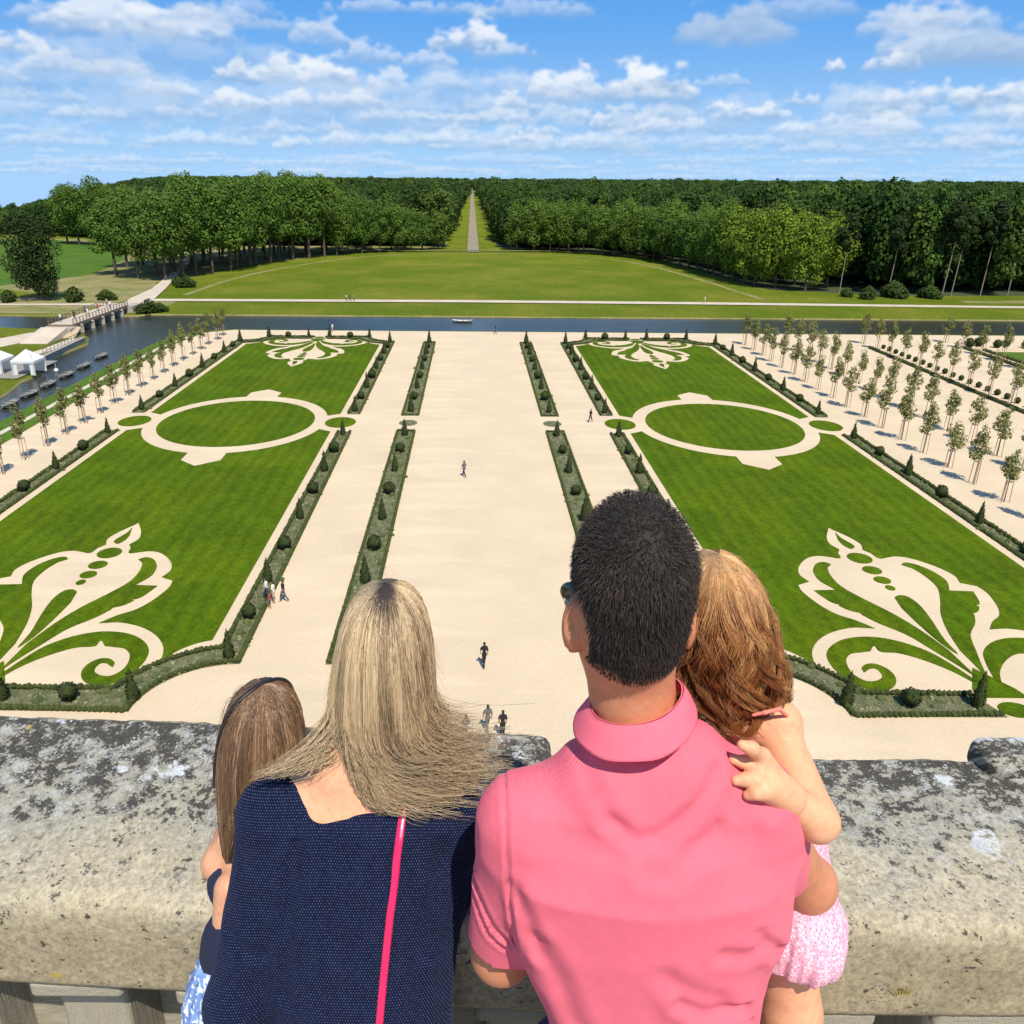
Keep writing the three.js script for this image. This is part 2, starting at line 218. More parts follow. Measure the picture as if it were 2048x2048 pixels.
// left side: fields, dry path edges, approach road, landing
setting('field', sheet([[-470, 428], [-470, 222], [-132, 222], [-118, 262], [-128, 318], [-160, 386], [-210, 428]], 0.01), fieldM);
setting('dry_verge', sheet([[-133, 232], [-96, 214], [-84, 214], [-82, 222], [-93, 250], [-118, 316], [-129, 316], [-118, 270]], 0.014), dryM);
setting('approach_road', strip([[-79.3, 188], [-80, 200], [-82.5, 212], [-85.5, 232], [-90, 252], [-98, 290], [-112, 340], [-135, 390]], [5, 6, 6, 3.6, 3, 3, 3, 3], 0.21), gravelM);
setting('bank_road', strip([[-80, 201], [-100, 199.8], [-140, 197.5], [-260, 196]], [4, 2.6, 2.6, 2.6], 0.2), gravelM);
setting('far_bank', sheet([[-300, 190.5], [-180, 187.5], [-84, 186], [-72.2, 188.8], [-72, 206], [-84, 214], [-300, 206]], 0.003, [], 0.14), dryM);
setting('plaza', sheet([[-95.5, 155.5], [-89, 154.5], [-86, 162], [-83.2, 163.6], [-76.8, 162.2], [-76.9, 158.5], [-82, 152.5], [-90, 130], [-130, 110], [-130, 150]], 0.006), gravelM);
setting('quay_path', strip([[-74.2, 156], [-74.6, 145], [-76, 134], [-80, 118]], 2.2, 0.012), gravelM);
setting('moat_verge', sheet([[-58.2, 60], [-52.4, 60], [-54.2, 150], [-52.4, 163.5], [-54.8, 163], [-57.5, 156], [-58.2, 148]], 0.008), fieldM);
setting('moat_path', strip([[-55.4, 60], [-55.6, 120], [-55.6, 148], [-53.8, 160]], 0.8, 0.014), gravelM);
setting('right_lawn', sheet([[94, 100], [160, 100], [160, 148.5], [94, 149]], 0.012), fieldM);
setting('right_lawn_path', strip([[91, 151.5], [160, 150.5]], 1.6, 0.016), edgeSandM);
// ------------------------------------------------------------------ the parterres: cut lawns, sand scrolls, planted borders
// everything is drawn once as u = metres from the avenue's axis, v = metres from the middle line, then mirrored four ways
const UC = 30.2;
const zr = (x, y) => { const [X, f] = G(1500 + x / 3.526, 1000 + y / 3.526); return [X - AX, MID - f]; };
const trace = (pts, n = 3) => smooth(pts.map((p) => zr(...p)), n).map((p) => [p[0], p[1]]);
const scrollEdge = [...trace([[555, 195], [541, 265], [562, 312], [630, 352]]), ...trace([[620, 375], [636, 412], [560, 403], [495, 395], [425, 402], [368, 438], [341, 485], [352, 532], [415, 578]]), ...trace([[340, 600], [362, 642], [430, 700], [520, 762], [620, 812], [740, 850], [880, 908]]), ...trace([[820, 904], [740, 900], [640, 915], [550, 945], [472, 1000], [438, 1070], [446, 1130], [478, 1195]])];
const leafTip = trace([[600, 230], [640, 268], [738, 330], [712, 346], [660, 322], [622, 285]], 3);
const leafSide = [...trace([[572, 455], [520, 440], [470, 450], [446, 488], [452, 520], [490, 570], [606, 636]], 3), ...trace([[450, 640], [520, 690], [585, 728], [648, 742]], 2), ...trace([[622, 746], [700, 780], [775, 798]], 2), ...trace([[790, 812], [900, 868], [1100, 950], [1300, 1068], [1500, 1190], [1615, 1266]], 3), ...trace([[1400, 1062], [1200, 920], [1000, 800], [800, 700], [640, 610], [565, 530], [545, 480]], 3)];
const leafMid = trace([[1020, 690], [1045, 675], [1100, 680], [1180, 730], [1270, 835], [1370, 985], [1465, 1090], [1330, 1000], [1180, 870], [1070, 765]], 3);
const volute = [...trace([[1605, 1285], [1400, 1150], [1250, 1068], [1050, 1000], [880, 970], [750, 970], [640, 992], [562, 1042], [540, 1092], [560, 1150], [620, 1220], [720, 1290], [820, 1335], [920, 1350], [1000, 1330], [1031, 1285], [1018, 1240], [970, 1195], [890, 1160], [830, 1158], [788, 1185], [805, 1218]], 3), ...trace([[842, 1192], [882, 1190], [922, 1220], [932, 1252], [890, 1278], [820, 1280], [740, 1240], [690, 1180], [680, 1120], [716, 1084], [780, 1076], [850, 1068]], 3), ...trace([[866, 1034], [880, 1032], [915, 1070], [1050, 1082], [1250, 1140], [1450, 1222], [1580, 1292]], 3)];
const beads = [[785, 412, 0.95, 1.0], [868, 497, 0.72, 0.72], [942, 567, 0.62, 0.62], [1000, 622, 0.34, 0.42]].map(([x, y, a, b]) => { const c = zr(x, y); return oval(UC, c[1], a, b, 18); });
const mirrorU = (pts) => pts.map(([u, v]) => [2 * UC - u, v]).reverse();
const place = (pts, su, sv) => { const r = pts.map(([u, v]) => [AX + su * u, MID - sv * v]); return su * sv < 0 ? r : r.reverse(); };
function arc(r, a0, a1, n = 14) { const q = []; for (let i = 0; i <= n; i++) { const a = mix(a0, a1, i / n); q.push([15.4 + r * Math.sin(a), 60.35 - r * Math.cos(a)]); } return q; }   // the notched corner of a parterre
const RO = [11.0, 13.0], RI = [9.45, 10.5];
const join = zr(478, 1195), jr = Math.hypot(join[0] - 15.4, 60.35 - join[1]), ja = Math.atan2(join[0] - 15.4, 60.35 - join[1]);
const cornerLawn = []; for (let i = 0; i < 12; i++) { const t = i / 12, a = mix(Math.asin(2.6 / 8.3), ja, t), q = mix(8.3, jr, t * t); cornerLawn.push([15.4 + q * Math.sin(a), 60.35 - q * Math.cos(a)]); }
const halfLawn = [[18.0, 4.1], ...cornerLawn, ...scrollEdge.slice().reverse()];
const tab = [[UC - 2.15, 12.75], [UC - 2.2, 15.3], [UC, 17.2], [UC + 2.1, 15.3], [UC + 2.15, 12.75]];
const ringHalf = []; for (let i = 0; i <= 26; i++) { const a = mix(0.243, Math.PI / 2 - 0.2, i / 26); ringHalf.push([UC - RO[0] * Math.cos(a), RO[1] * Math.sin(a)]); }
const nearLawn = [...halfLawn, ...mirrorU(halfLawn).slice(1), ...ringHalf.map(([u, v]) => [2 * UC - u, v]), ...tab.slice().reverse(), ...ringHalf.slice().reverse()];
const sides = [[-1, 'left'], [1, 'right']], ends = [[1, 'near'], [-1, 'far']];
for (const [su, sn] of sides) {
  for (const [sv] of ends) {
    setting('parterre_lawn', sheet(place(nearLawn, su, sv), 0.004, [], 0.045), lawnM);
    for (const p of [leafTip, leafMid, ...beads]) setting('scroll_lawn', sheet(place(p, su, sv), 0.004, [], 0.045), lawnM);
    for (const p of [leafSide, volute]) { setting('scroll_lawn', sheet(place(p, su, sv), 0.004, [], 0.045), lawnM); setting('scroll_lawn', sheet(place(mirrorU(p), su, sv), 0.004, [], 0.045), lawnM); }
    setting('scroll_lawn', sheet(place([[28.9, 57.5], [30.2, 55.2], [31.5, 57.5], [31.7, 58.4], [28.7, 58.4]], su, sv), 0.004, [], 0.045), lawnM);
    setting('round_lawn', sheet(place(oval(UC, 59.6, 0.95, 0.75, 20), su, sv), 0.004, [], 0.045), lawnM);
  }
  setting('round_lawn', sheet(place(oval(UC, 0, RI[0], RI[1], 64), su, 1), 0.004, [], 0.045), lawnM);
  for (const u of [17.4, 2 * UC - 17.4]) setting('round_lawn', sheet(place(oval(u, 0, 1.9, 2.4, 28), su, 1), 0.004, [], 0.045), lawnM);
}
// borders planted with lavender and low cushions between two lines of box
const bedTex = tex(512, 512, (u, v) => { const n = fbm(u * 16, v * 16, 81, 4, 16), f = vn(u * 128, v * 128, 83, 128), g = h2(u * 512 | 0, v * 512 | 0, 85); return times(blend([0.21, 0.20, 0.105], [0.105, 0.125, 0.045], clamp(n * 2.2 - 0.6)), 0.55 + 0.5 * f + 0.35 * g); }, { repeat: [1 / 6, 1 / 6] });
const bedM = new THREE.MeshStandardMaterial({ map: bedTex, bumpMap: lawnBump, bumpScale: 0.12, roughness: 1 });
const bedPoly = [[15.45, 3.9], [15.45, 55.3], ...arc(5.05, 0, Math.PI / 2, 14), [29.4, 60.3], [28.6, 57.95], ...arc(7.3, Math.acos(2.4 / 7.3), Math.asin(1.75 / 7.3), 14), [17.15, 3.9]];
const stripPoly = (a, b) => [[7.8, a], [10.15, a], [10.15, b], [7.8, b]];
const R5 = rng(5);
const cushionGeo = (() => { const g = new THREE.IcosahedronGeometry(0.5, 1), p = g.attributes.position, r = rng(3); const seen = {}; for (let i = 0; i < p.count; i++) { const k = [p.getX(i), p.getY(i), p.getZ(i)].map((x) => x.toFixed(3)).join(); const s = seen[k] ??= 0.75 + 0.5 * r(); p.setXYZ(i, p.getX(i) * s, Math.max(-0.1, p.getY(i) * s), p.getZ(i) * s); } g.computeVertexNormals(); return g; })();
const inside = (pt, poly) => { let c = false; for (let i = 0, j = poly.length - 1; i < poly.length; j = i++) { const [xi, yi] = poly[i], [xj, yj] = poly[j]; if ((yi > pt[1]) !== (yj > pt[1]) && pt[0] < (xj - xi) * (pt[1] - yi) / (yj - yi) + xi) c = !c; } return c; };
const cover = [];
function bed(poly, su, sv) {
  const q = place(poly, su, sv); setting('planting_bed', sheet(q, 0.008), bedM);
  const us = poly.map((p) => p[0]), vs = poly.map((p) => p[1]), u0 = Math.min(...us), u1 = Math.max(...us), v0 = Math.min(...vs), v1 = Math.max(...vs), n = (u1 - u0) * (v1 - v0) * 7;
  for (let i = 0; i < n; i++) { const p = [mix(u0, u1, R5()), mix(v0, v1, R5())]; if (inside(p, poly)) cover.push([AX + su * p[0], MID - sv * p[1]]); }
}
for (const [su] of sides) for (const [sv] of ends) { bed(bedPoly, su, sv); bed(mirrorU(bedPoly), su, sv); bed(stripPoly(3.4, 55.3), su, sv); }
for (const [su] of sides) setting('planting_bed', sheet(place(oval(8.97, 0, 1.15, 1.35, 24), su, 1), 0.008, [], 0.02), bedM);
{
  const m = new THREE.InstancedMesh(cushionGeo, std([1, 1, 1], 1), cover.length), M = new THREE.Matrix4(), c = new THREE.Color(), e = new THREE.Euler(), qt = new THREE.Quaternion();
  cover.forEach(([x, f], i) => { const s = 0.12 + 0.22 * R5() * R5() + (R5() < 0.06 ? 0.35 : 0); qt.setFromEuler(e.set(0, R5() * 6.3, 0)); M.compose(new THREE.Vector3(x, 0.01, -f), qt, new THREE.Vector3(s, s * (0.7 + 0.6 * R5()), s)); m.setMatrixAt(i, M); const t = R5(); c.setRGB(...times(blend([0.060, 0.085, 0.020], [0.24, 0.235, 0.13], t * (s > 0.3 ? 0.15 : 1)), 0.8 + 0.4 * R5())); m.setColorAt(i, c); });
  m.name = 'border_planting'; m.userData = { kind: 'stuff', label: 'low grey-green planting filling the borders between box hedges', category: 'planting' }; m.castShadow = m.receiveShadow = true; scene.add(m);
}
// box hedges: lines of small clipped plants set side by side
const boxM = new THREE.MeshStandardMaterial({ color: new THREE.Color().setRGB(0.045, 0.060, 0.012), roughness: 1, vertexColors: true });
const plantVariants = [0, 1, 2].map((s) => { const g = new THREE.IcosahedronGeometry(0.5, 1), p = g.attributes.position, r = rng(90 + s), seen = {}; for (let i = 0; i < p.count; i++) { const k = [p.getX(i), p.getY(i), p.getZ(i)].map((x) => x.toFixed(3)).join(); const q = seen[k] ??= 0.8 + 0.4 * r(); p.setXYZ(i, p.getX(i) * q, p.getY(i) * q + 0.4, p.getZ(i) * q); } g.computeVertexNormals(); return g; });
function hedge(lines, su, sv, label, size = 0.33) {
  const pos = [], nor = [], col = [], r = rng(Math.round(1000 * Math.abs(lines[0][0][0] + su * 3 + sv)));
  for (const ln of lines) for (let i = 1; i < ln.length; i++) {
    const [a, b] = [ln[i - 1], ln[i]], L = Math.hypot(b[0] - a[0], b[1] - a[1]), n = Math.max(1, Math.round(L / (size * 0.92)));
    for (let k = 0; k < n; k++) {
      const t = (k + 0.5) / n, x = AX + su * mix(a[0], b[0], t), f = MID - sv * mix(a[1], b[1], t), g = plantVariants[(r() * 3) | 0], s = size * (0.9 + 0.25 * r()), h = size * (1.0 + 0.3 * r()), kk = 0.75 + 0.5 * r();
      const P = g.attributes.position, N = g.attributes.normal;
      for (let j = 0; j < P.count; j++) { pos.push(x + P.getX(j) * s, P.getY(j) * h, -f + P.getZ(j) * s); nor.push(N.getX(j), N.getY(j), N.getZ(j)); col.push(kk, kk, kk * 0.9); }
    }
  }
  const g = new THREE.BufferGeometry(); g.setAttribute('position', new THREE.Float32BufferAttribute(pos, 3)); g.setAttribute('normal', new THREE.Float32BufferAttribute(nor, 3)); g.setAttribute('color', new THREE.Float32BufferAttribute(col, 3));
  tag(mesh('box_hedge', g, boxM), label, 'hedge', 'low box hedges edging the borders');
}
const oLine = [[15.6, 4.2], [15.6, 55.0], ...arc(5.25, 0.03, Math.PI / 2, 12), [29.2, 60.1]], iLine = [[28.5, 58.15], ...arc(7.1, Math.acos(2.25 / 7.1), Math.asin(1.6 / 7.1), 12), [17.0, 52.9], [17.0, 4.2]];
for (const [su, sn] of sides) for (const [sv, en] of ends) {
  const half = en === 'near' ? 'near half' : 'canal half';
  hedge([oLine, iLine], su, sv, `dark clipped box hedge around inner border of ${sn} lawn, ${half}`);
  hedge([oLine.map(([u, v]) => [2 * UC - u, v]), iLine.map(([u, v]) => [2 * UC - u, v])], su, sv, `dark clipped box hedge around outer border of ${sn} lawn, ${half}`);
  hedge([[[7.95, 3.6], [7.95, 55.1]], [[10.0, 3.6], [10.0, 55.1]], [[7.95, 55.1], [10.0, 55.1]], [[7.95, 3.6], [10, 3.6]]], su, sv, `dark thin box edging around ${sn} strip beside the central avenue, ${half}`, 0.26);
}
// topiary: clipped yew cones and balls, leafy all over
const yewM = new THREE.MeshStandardMaterial({ color: new THREE.Color().setRGB(0.040, 0.060, 0.012), roughness: 0.95, vertexColors: true });
function leafy(surface, n, size, seed, core) {                          // surface(a, b) -> [point, normal]
  const r = rng(seed), pos = [], nor = [], col = [];
  const push = (p, nn, k) => { pos.push(...p); nor.push(...nn); col.push(k, k, k * 0.85); };
  for (const g of core) { const q = g.index ? g.toNonIndexed() : g, P = q.attributes.position, N = q.attributes.normal; for (let i = 0; i < P.count; i++) push([P.getX(i), P.getY(i), P.getZ(i)], [N.getX(i), N.getY(i), N.getZ(i)], 0.8); }
  for (let i = 0; i < n; i++) {
    const [p, m] = surface(r(), r()), k = 0.6 + 0.8 * r(), a = new THREE.Vector3(r() - 0.5, r() - 0.5, r() - 0.5).normalize(), b = new THREE.Vector3().crossVectors(a, new THREE.Vector3(...m)).normalize(), s = size * (0.6 + 0.8 * r());
    const t = new THREE.Vector3(...m).multiplyScalar(s * 0.8).add(a.clone().multiplyScalar(s * 0.4));
    push([p[0] - b.x * s * 0.5, p[1] - b.y * s * 0.5, p[2] - b.z * s * 0.5], m, k); push([p[0] + b.x * s * 0.5, p[1] + b.y * s * 0.5, p[2] + b.z * s * 0.5], m, k); push([p[0] + t.x, p[1] + t.y, p[2] + t.z], m, k);
  }
  const g = new THREE.BufferGeometry(); g.setAttribute('position', new THREE.Float32BufferAttribute(pos, 3)); g.setAttribute('normal', new THREE.Float32BufferAttribute(nor, 3)); g.setAttribute('color', new THREE.Float32BufferAttribute(col, 3)); return g;
}
const coneProfile = [[0.26, 0.0], [0.40, 0.15], [0.42, 0.45], [0.33, 0.95], [0.20, 1.5], [0.09, 2.0], [0.02, 2.35]];
const coneAt = (t) => { const y = t * 2.35; for (let i = 1; i < coneProfile.length; i++) if (y <= coneProfile[i][1]) { const a = coneProfile[i - 1], b = coneProfile[i]; return mix(a[0], b[0], (y - a[1]) / (b[1] - a[1])); } return 0.02; };
const coneGeo = [0, 1].map((s) => leafy((a, b) => { const t = 1 - Math.sqrt(a), R_ = coneAt(t) * 0.98, p = b * 6.2832, lump = 1 + 0.1 * Math.sin(p * 3 + s + t * 9); return [[R_ * lump * Math.cos(p), t * 2.35, R_ * lump * Math.sin(p)], [Math.cos(p) * 0.95, 0.3, Math.sin(p) * 0.95]]; }, 520, 0.12, 200 + s, [new THREE.LatheGeometry(coneProfile.map(([x, y]) => new THREE.Vector2(x * 0.95, y)), 12)]));
const ballGeo = [0, 1].map((s) => leafy((a, b) => { const y = 2 * a - 1, q = Math.sqrt(1 - y * y), p = b * 6.2832, R_ = 0.56 * (1 + 0.05 * Math.sin(p * 4 + s * 2 + y * 5)); return [[R_ * q * Math.cos(p), 0.66 + R_ * y * 1.05, R_ * q * Math.sin(p)], [q * Math.cos(p), y, q * Math.sin(p)]]; }, 560, 0.12, 210 + s, [new THREE.IcosahedronGeometry(0.545, 2).scale(1, 1.05, 1).translate(0, 0.66, 0), new THREE.CylinderGeometry(0.3, 0.36, 0.3, 10).translate(0, 0.15, 0)]));
const vList = [5.4, 12, 18.5, 25, 31.5, 38, 44, 49.5, 54.6];
const R6 = rng(66);
function topiary(kind, x, f, label, sc = 1) { const g = kind === 'cone' ? coneGeo[(R6() * 2) | 0] : ballGeo[(R6() * 2) | 0]; const m = mesh(kind === 'cone' ? 'topiary_cone' : 'topiary_ball', g, yewM); m.position.set(x, 0.005, -f); m.rotation.y = R6() * 6.28; const s = sc * (0.86 + 0.22 * R6()), w = s * (kind === 'cone' ? 0.86 : 0.88) * (0.92 + 0.16 * R6()); m.scale.set(w, s * (kind === 'cone' ? 1 : 0.92), w); tag(m, label, kind === 'cone' ? 'topiary cone' : 'topiary ball', 'clipped topiary in the garden borders'); }
for (const [su, sn] of sides) for (const [sv, en] of ends) {
  const where = en === 'near' ? 'near half' : 'canal half';
  vList.forEach((v, i) => {
    const kind = i % 2 ? 'ball' : 'cone', word = kind === 'cone' ? 'clipped cone' : 'clipped ball bush', o = ORD[i];
    topiary(kind, AX + su * 9.0, MID - sv * v, `${word}, ${o} plant from the middle roundel, ${sn} central avenue strip, ${where}`);
    topiary(kind, AX + su * 16.3, MID - sv * v, `${word}, ${o} plant from the middle roundel, inner border of ${sn} lawn, ${where}`);
    topiary(kind, AX + su * (2 * UC - 16.3), MID - sv * v, `${word}, ${o} plant from the middle roundel, outer border of ${sn} lawn, ${where}`);
  });
  for (const [u, kind, nm] of [[20.6, 'cone', 'cone at the inner corner'], [24.3, 'ball', 'ball bush on the inner side'], [28.2, 'cone', 'cone just inside the scroll'], [2 * UC - 28.2, 'cone', 'cone just outside the scroll'], [2 * UC - 24.3, 'ball', 'ball bush on the outer side'], [2 * UC - 20.6, 'cone', 'cone at the outer corner']])
    topiary(kind, AX + su * u, MID - sv * 59.2, `clipped ${nm}, ${en === 'near' ? 'near' : 'canal-side'} end border of ${sn} lawn`, kind === 'ball' ? 1.05 : 1);
}
// ------------------------------------------------------------------ trees
const leafMat = (rgb) => new THREE.MeshPhysicalMaterial({ color: new THREE.Color().setRGB(...rgb), roughness: 0.9, vertexColors: true, side: THREE.DoubleSide, specularIntensity: 0.2, transmission: 0.3, thickness: 0 });
const barkM = std([0.10, 0.075, 0.05], 1), paleBarkM = std([0.25, 0.215, 0.165], 1), stakeM = std([0.42, 0.29, 0.19], 0.95);
function crown(lobes, n, size, seed, up = 0.45) {                       // lobes [x, y, z, rx, ry, rz]; small leaf faces spread through each lobe's shell
  const r = rng(seed), pos = new Float32Array(n * 18), nor = new Float32Array(n * 18), col = new Float32Array(n * 18); let o = 0;
  const wgt = lobes.map((l) => l[3] * l[4] + l[3] * l[5]), tot = wgt.reduce((a, b) => a + b, 0);
  for (let i = 0; i < n; i++) {
    let w = r() * tot, j = 0; while (j < lobes.length - 1 && w > wgt[j]) w -= wgt[j++];
    const L = lobes[j], y = 2 * r() - 1, q = Math.sqrt(1 - y * y), p = r() * 6.2832, d = [q * Math.cos(p), y, q * Math.sin(p)], k = 0.62 + 0.42 * Math.pow(r(), 0.6);
    const c = [L[0] + d[0] * L[3] * k, L[1] + d[1] * L[4] * k, L[2] + d[2] * L[5] * k];
    const nn = new THREE.Vector3(d[0] + (r() - 0.5) * 1.1, d[1] + up + (r() - 0.5) * 1.1, d[2] + (r() - 0.5) * 1.1).normalize();
    const a = new THREE.Vector3(r() - 0.5, r() - 0.5, r() - 0.5).cross(nn).normalize(), b = new THREE.Vector3().crossVectors(nn, a), s = size * (0.55 + 0.9 * r()), s2 = s * (0.5 + 0.5 * r()), kk = 0.62 + 0.76 * r(), hue = r();
    const v = [[-1, 0], [0.1, -1], [1, 0.1], [-1, 0], [1, 0.1], [-0.1, 1]];
    for (const [x, z] of v) { pos[o] = c[0] + a.x * x * s + b.x * z * s2; pos[o + 1] = c[1] + a.y * x * s + b.y * z * s2; pos[o + 2] = c[2] + a.z * x * s + b.z * z * s2; nor[o] = nn.x; nor[o + 1] = nn.y; nor[o + 2] = nn.z; col[o] = kk * (0.85 + 0.35 * hue); col[o + 1] = kk; col[o + 2] = kk * (0.7 + 0.2 * hue); o += 3; }
  }
  const g = new THREE.BufferGeometry(); g.setAttribute('position', new THREE.BufferAttribute(pos, 3)); g.setAttribute('normal', new THREE.BufferAttribute(nor, 3)); g.setAttribute('color', new THREE.BufferAttribute(col, 3)); return g;
}
function lobesFor(seed, y0, y1, rx, n, lean = 0) {                      // an uneven head of foliage between two heights
  const r = rng(seed), L = []; for (let i = 0; i < n; i++) { const t = (i + 0.5) / n, y = mix(y0, y1, Math.pow(t, 0.9)), env = Math.sqrt(Math.max(0.08, 1 - Math.pow((t - 0.42) / 0.62, 2))), a = i * 2.4 + r(), d = rx * env * (0.25 + 0.5 * r()), s = rx * (0.34 + 0.26 * r()) * (0.6 + 0.5 * env); L.push([Math.cos(a) * d + lean * t, y, Math.sin(a) * d, s, s * (0.7 + 0.3 * r()), s]); } return L;
}
function trunk(h, r0, r1, limbs, seed) {
  const r = rng(seed), bend = (r() - 0.5) * 0.06 * h, gs = [], P = [[0, -0.1, 0], [bend * 0.4, h * 0.35, 0], [bend, h * 0.7, bend * 0.5], [bend * 0.8, h, bend]];
  for (let i = 1; i < 4; i++) gs.push(bar(P[i - 1], P[i], mix(r0, r1, (i - 1) / 3), 7, mix(r0, r1, i / 3)));
  for (let k = 0; k < limbs; k++) { const t = 0.4 + 0.5 * r(), a = r() * 6.28, b = [bend * t, h * t, bend * t * 0.5], L = h * (0.25 + 0.2 * r()); gs.push(bar(b, [b[0] + Math.cos(a) * L * 0.6, b[1] + L * 0.75, b[2] + Math.sin(a) * L * 0.6], r1 * 0.9, 5, r1 * 0.3)); }
  return merge(gs);
}
// young trees with three stakes and a cross rail each
const youngLeafM = leafMat([0.205, 0.215, 0.090]), paleLeafM = leafMat([0.240, 0.245, 0.105]);
function youngTree(seed, slim) {
  const g = new THREE.Group(), r = rng(seed), L = []; for (let i = 0; i < 9; i++) { const t = i / 8, w = slim * (0.28 + 0.5 * Math.sin(Math.PI * Math.min(1, 0.22 + 0.72 * t)) * (1 - 0.55 * t)), a = r() * 6.28; L.push([Math.cos(a) * w * 0.45, mix(2.7, 5.5, t), Math.sin(a) * w * 0.45, w * 0.85, 0.42, w * 0.85]); }
  for (let i = 0; i < 7; i++) { const a = r() * 6.28, t = 0.2 + r() * 0.7, w = slim * (0.9 - 0.6 * t); L.push([Math.cos(a) * w, mix(2.8, 5.9, t), Math.sin(a) * w, 0.16, 0.36, 0.16]); }
  mesh('trunk', trunk(4.9, 0.055, 0.02, 7, seed + 1), barkM, g); mesh('crown', crown(L, 780, 0.115, seed + 2), seed % 2 ? youngLeafM : paleLeafM, g);
  for (let k = 0; k < 3; k++) { const a = k * 2.094 + 0.5; mesh('stake', bar([Math.cos(a) * 0.42, 0, Math.sin(a) * 0.42], [Math.cos(a) * 0.36, 2.35, Math.sin(a) * 0.36], 0.04, 6), stakeM, g); }
  const q = (k) => { const a = k * 2.094 + 0.5; return [Math.cos(a) * 0.37, 2.2, Math.sin(a) * 0.37]; };
  mesh('stake_rail', merge([bar(q(0), q(1), 0.035, 4), bar(q(1), q(2), 0.035, 4), bar(q(2), q(0), 0.035, 4)]), stakeM, g);
  return g;
}
const young = [youngTree(301, 1.3), youngTree(302, 1.4), youngTree(303, 1.2), youngTree(304, 1.25)], youngL = [youngTree(311, 1.1), youngTree(312, 1.0), youngTree(313, 1.15)];
const R7 = rng(77);
function row(protos, x, fs, what, group, sc = 1) { fs.forEach((f, i) => { const p = protos[(R7() * protos.length) | 0]; p.userData = { category: 'tree' }; again(p, 'young_tree', [x + (R7() - 0.5) * 0.3, 0.003, -f], R7() * 6.28, [0, 1, 0].map((q) => sc * (q ? 0.86 + 0.24 * R7() : 0.82 + 0.3 * R7())), `young staked tree, ${ORD[i]} from the near end of ${what}`, group); }); }
const span = (a, b, s) => { const r = []; for (let f = a; f <= b; f += s) r.push(f); return r; };
row(youngL, -47.6, span(65.0, 161, 4.75), 'the single row left of the garden', 'young trees left of the garden', 1.0);
row(young, 50.8, span(68.3, 158, 5.05), 'the first row right of the garden', 'young trees in rows right of the garden');
row(young, 58.4, span(77.4, 158, 5.05), 'the second row right of the garden', 'young trees in rows right of the garden');
row(young, 74.0, span(95.6, 158, 5.05), 'the far row along the clipped bushes', 'young trees in rows right of the garden');
row(young, 90.3, span(122, 158, 6.0), 'the outermost row at right edge', 'young trees in rows right of the garden');
// clipped bushes in a line and a low hedge under the far row
{
  const fs = span(88, 152, 2.35);
  fs.forEach((f, i) => { const m = mesh('round_bush', ballGeo[i % 2], yewM); m.position.set(75.4, 0, -f); m.scale.setScalar(0.58 + 0.12 * R7()); m.rotation.y = R7() * 6; tag(m, `small round bush, ${ORD[i] ?? 'last'} from the near end of the long bush line at right`, 'bush', 'round bushes in line at right'); });
  const line = (x, f0, f1, label, size) => { const q = [[x - AX, MID - f0], [x - AX, MID - f1]]; hedge([q], 1, 1, label, size); };
  line(73.0, 84, 152, 'long low dark hedge beside the line of round bushes at right', 0.5);
  line(90.5, 100, 152, 'long low dark hedge in front of the lawn at right edge', 0.55);
  line(93.0, 100, 150, 'second low hedge bordering the lawn at right edge', 0.5);
  for (let i = 0; i < 9; i++) { const m = mesh('round_bush', ballGeo[i % 2], yewM); m.position.set(92 + i * 2.6, 0, -(153.2 + (i % 2) * 1.4)); m.scale.setScalar(0.9 + 0.5 * R7()); tag(m, `round shrub, ${ORD[i]} from the left of the shrub row by the canal at right`, 'bush', 'shrubs by the canal at right'); }
}
// big trees of the two groves
const groveM = [leafMat([0.105, 0.185, 0.034]), leafMat([0.122, 0.200, 0.036]), leafMat([0.090, 0.165, 0.030])], brightM = leafMat([0.165, 0.245, 0.030]);
function bigTree(seed, h, rx, clear, n, size, mat, bark = barkM) { const g = new THREE.Group(); mesh('trunk', trunk(h * 0.72, h * 0.016 + 0.08, 0.1, 8, seed), bark, g); mesh('crown', crown(lobesFor(seed + 5, clear, h * 0.97, rx, 17), n, size, seed + 9), mat, g); g.userData.category = 'tree'; return g; }
const tall = [bigTree(401, 26, 7.2, 8, 6000, 0.36, groveM[0]), bigTree(402, 27, 6.6, 9, 5600, 0.36, groveM[1]), bigTree(403, 25, 7.6, 7.5, 6000, 0.36, groveM[2]), bigTree(404, 28, 6.4, 9, 5600, 0.36, groveM[0])];
const mid = [bigTree(411, 18, 5.6, 4.6, 4400, 0.30, groveM[1]), bigTree(412, 18, 6.0, 4.2, 4400, 0.30, groveM[0]), bigTree(413, 17, 5.4, 4.8, 4200, 0.30, groveM[2]), bigTree(414, 19, 5.8, 4.4, 4500, 0.30, groveM[1])];
const lime = [bigTree(421, 18, 6.2, 3.6, 5000, 0.30, brightM), bigTree(422, 17.5, 5.8, 3.4, 4800, 0.30, brightM)];
function along(line, step) { const out = []; let left = step / 2; for (let i = 1; i < line.length; i++) { const a = line[i - 1], b = line[i], L = Math.hypot(b[0] - a[0], b[1] - a[1]); let t = left; while (t < L) { out.push([mix(a[0], b[0], t / L), mix(a[1], b[1], t / L)]); t += step; } left = t - L; } return out; }
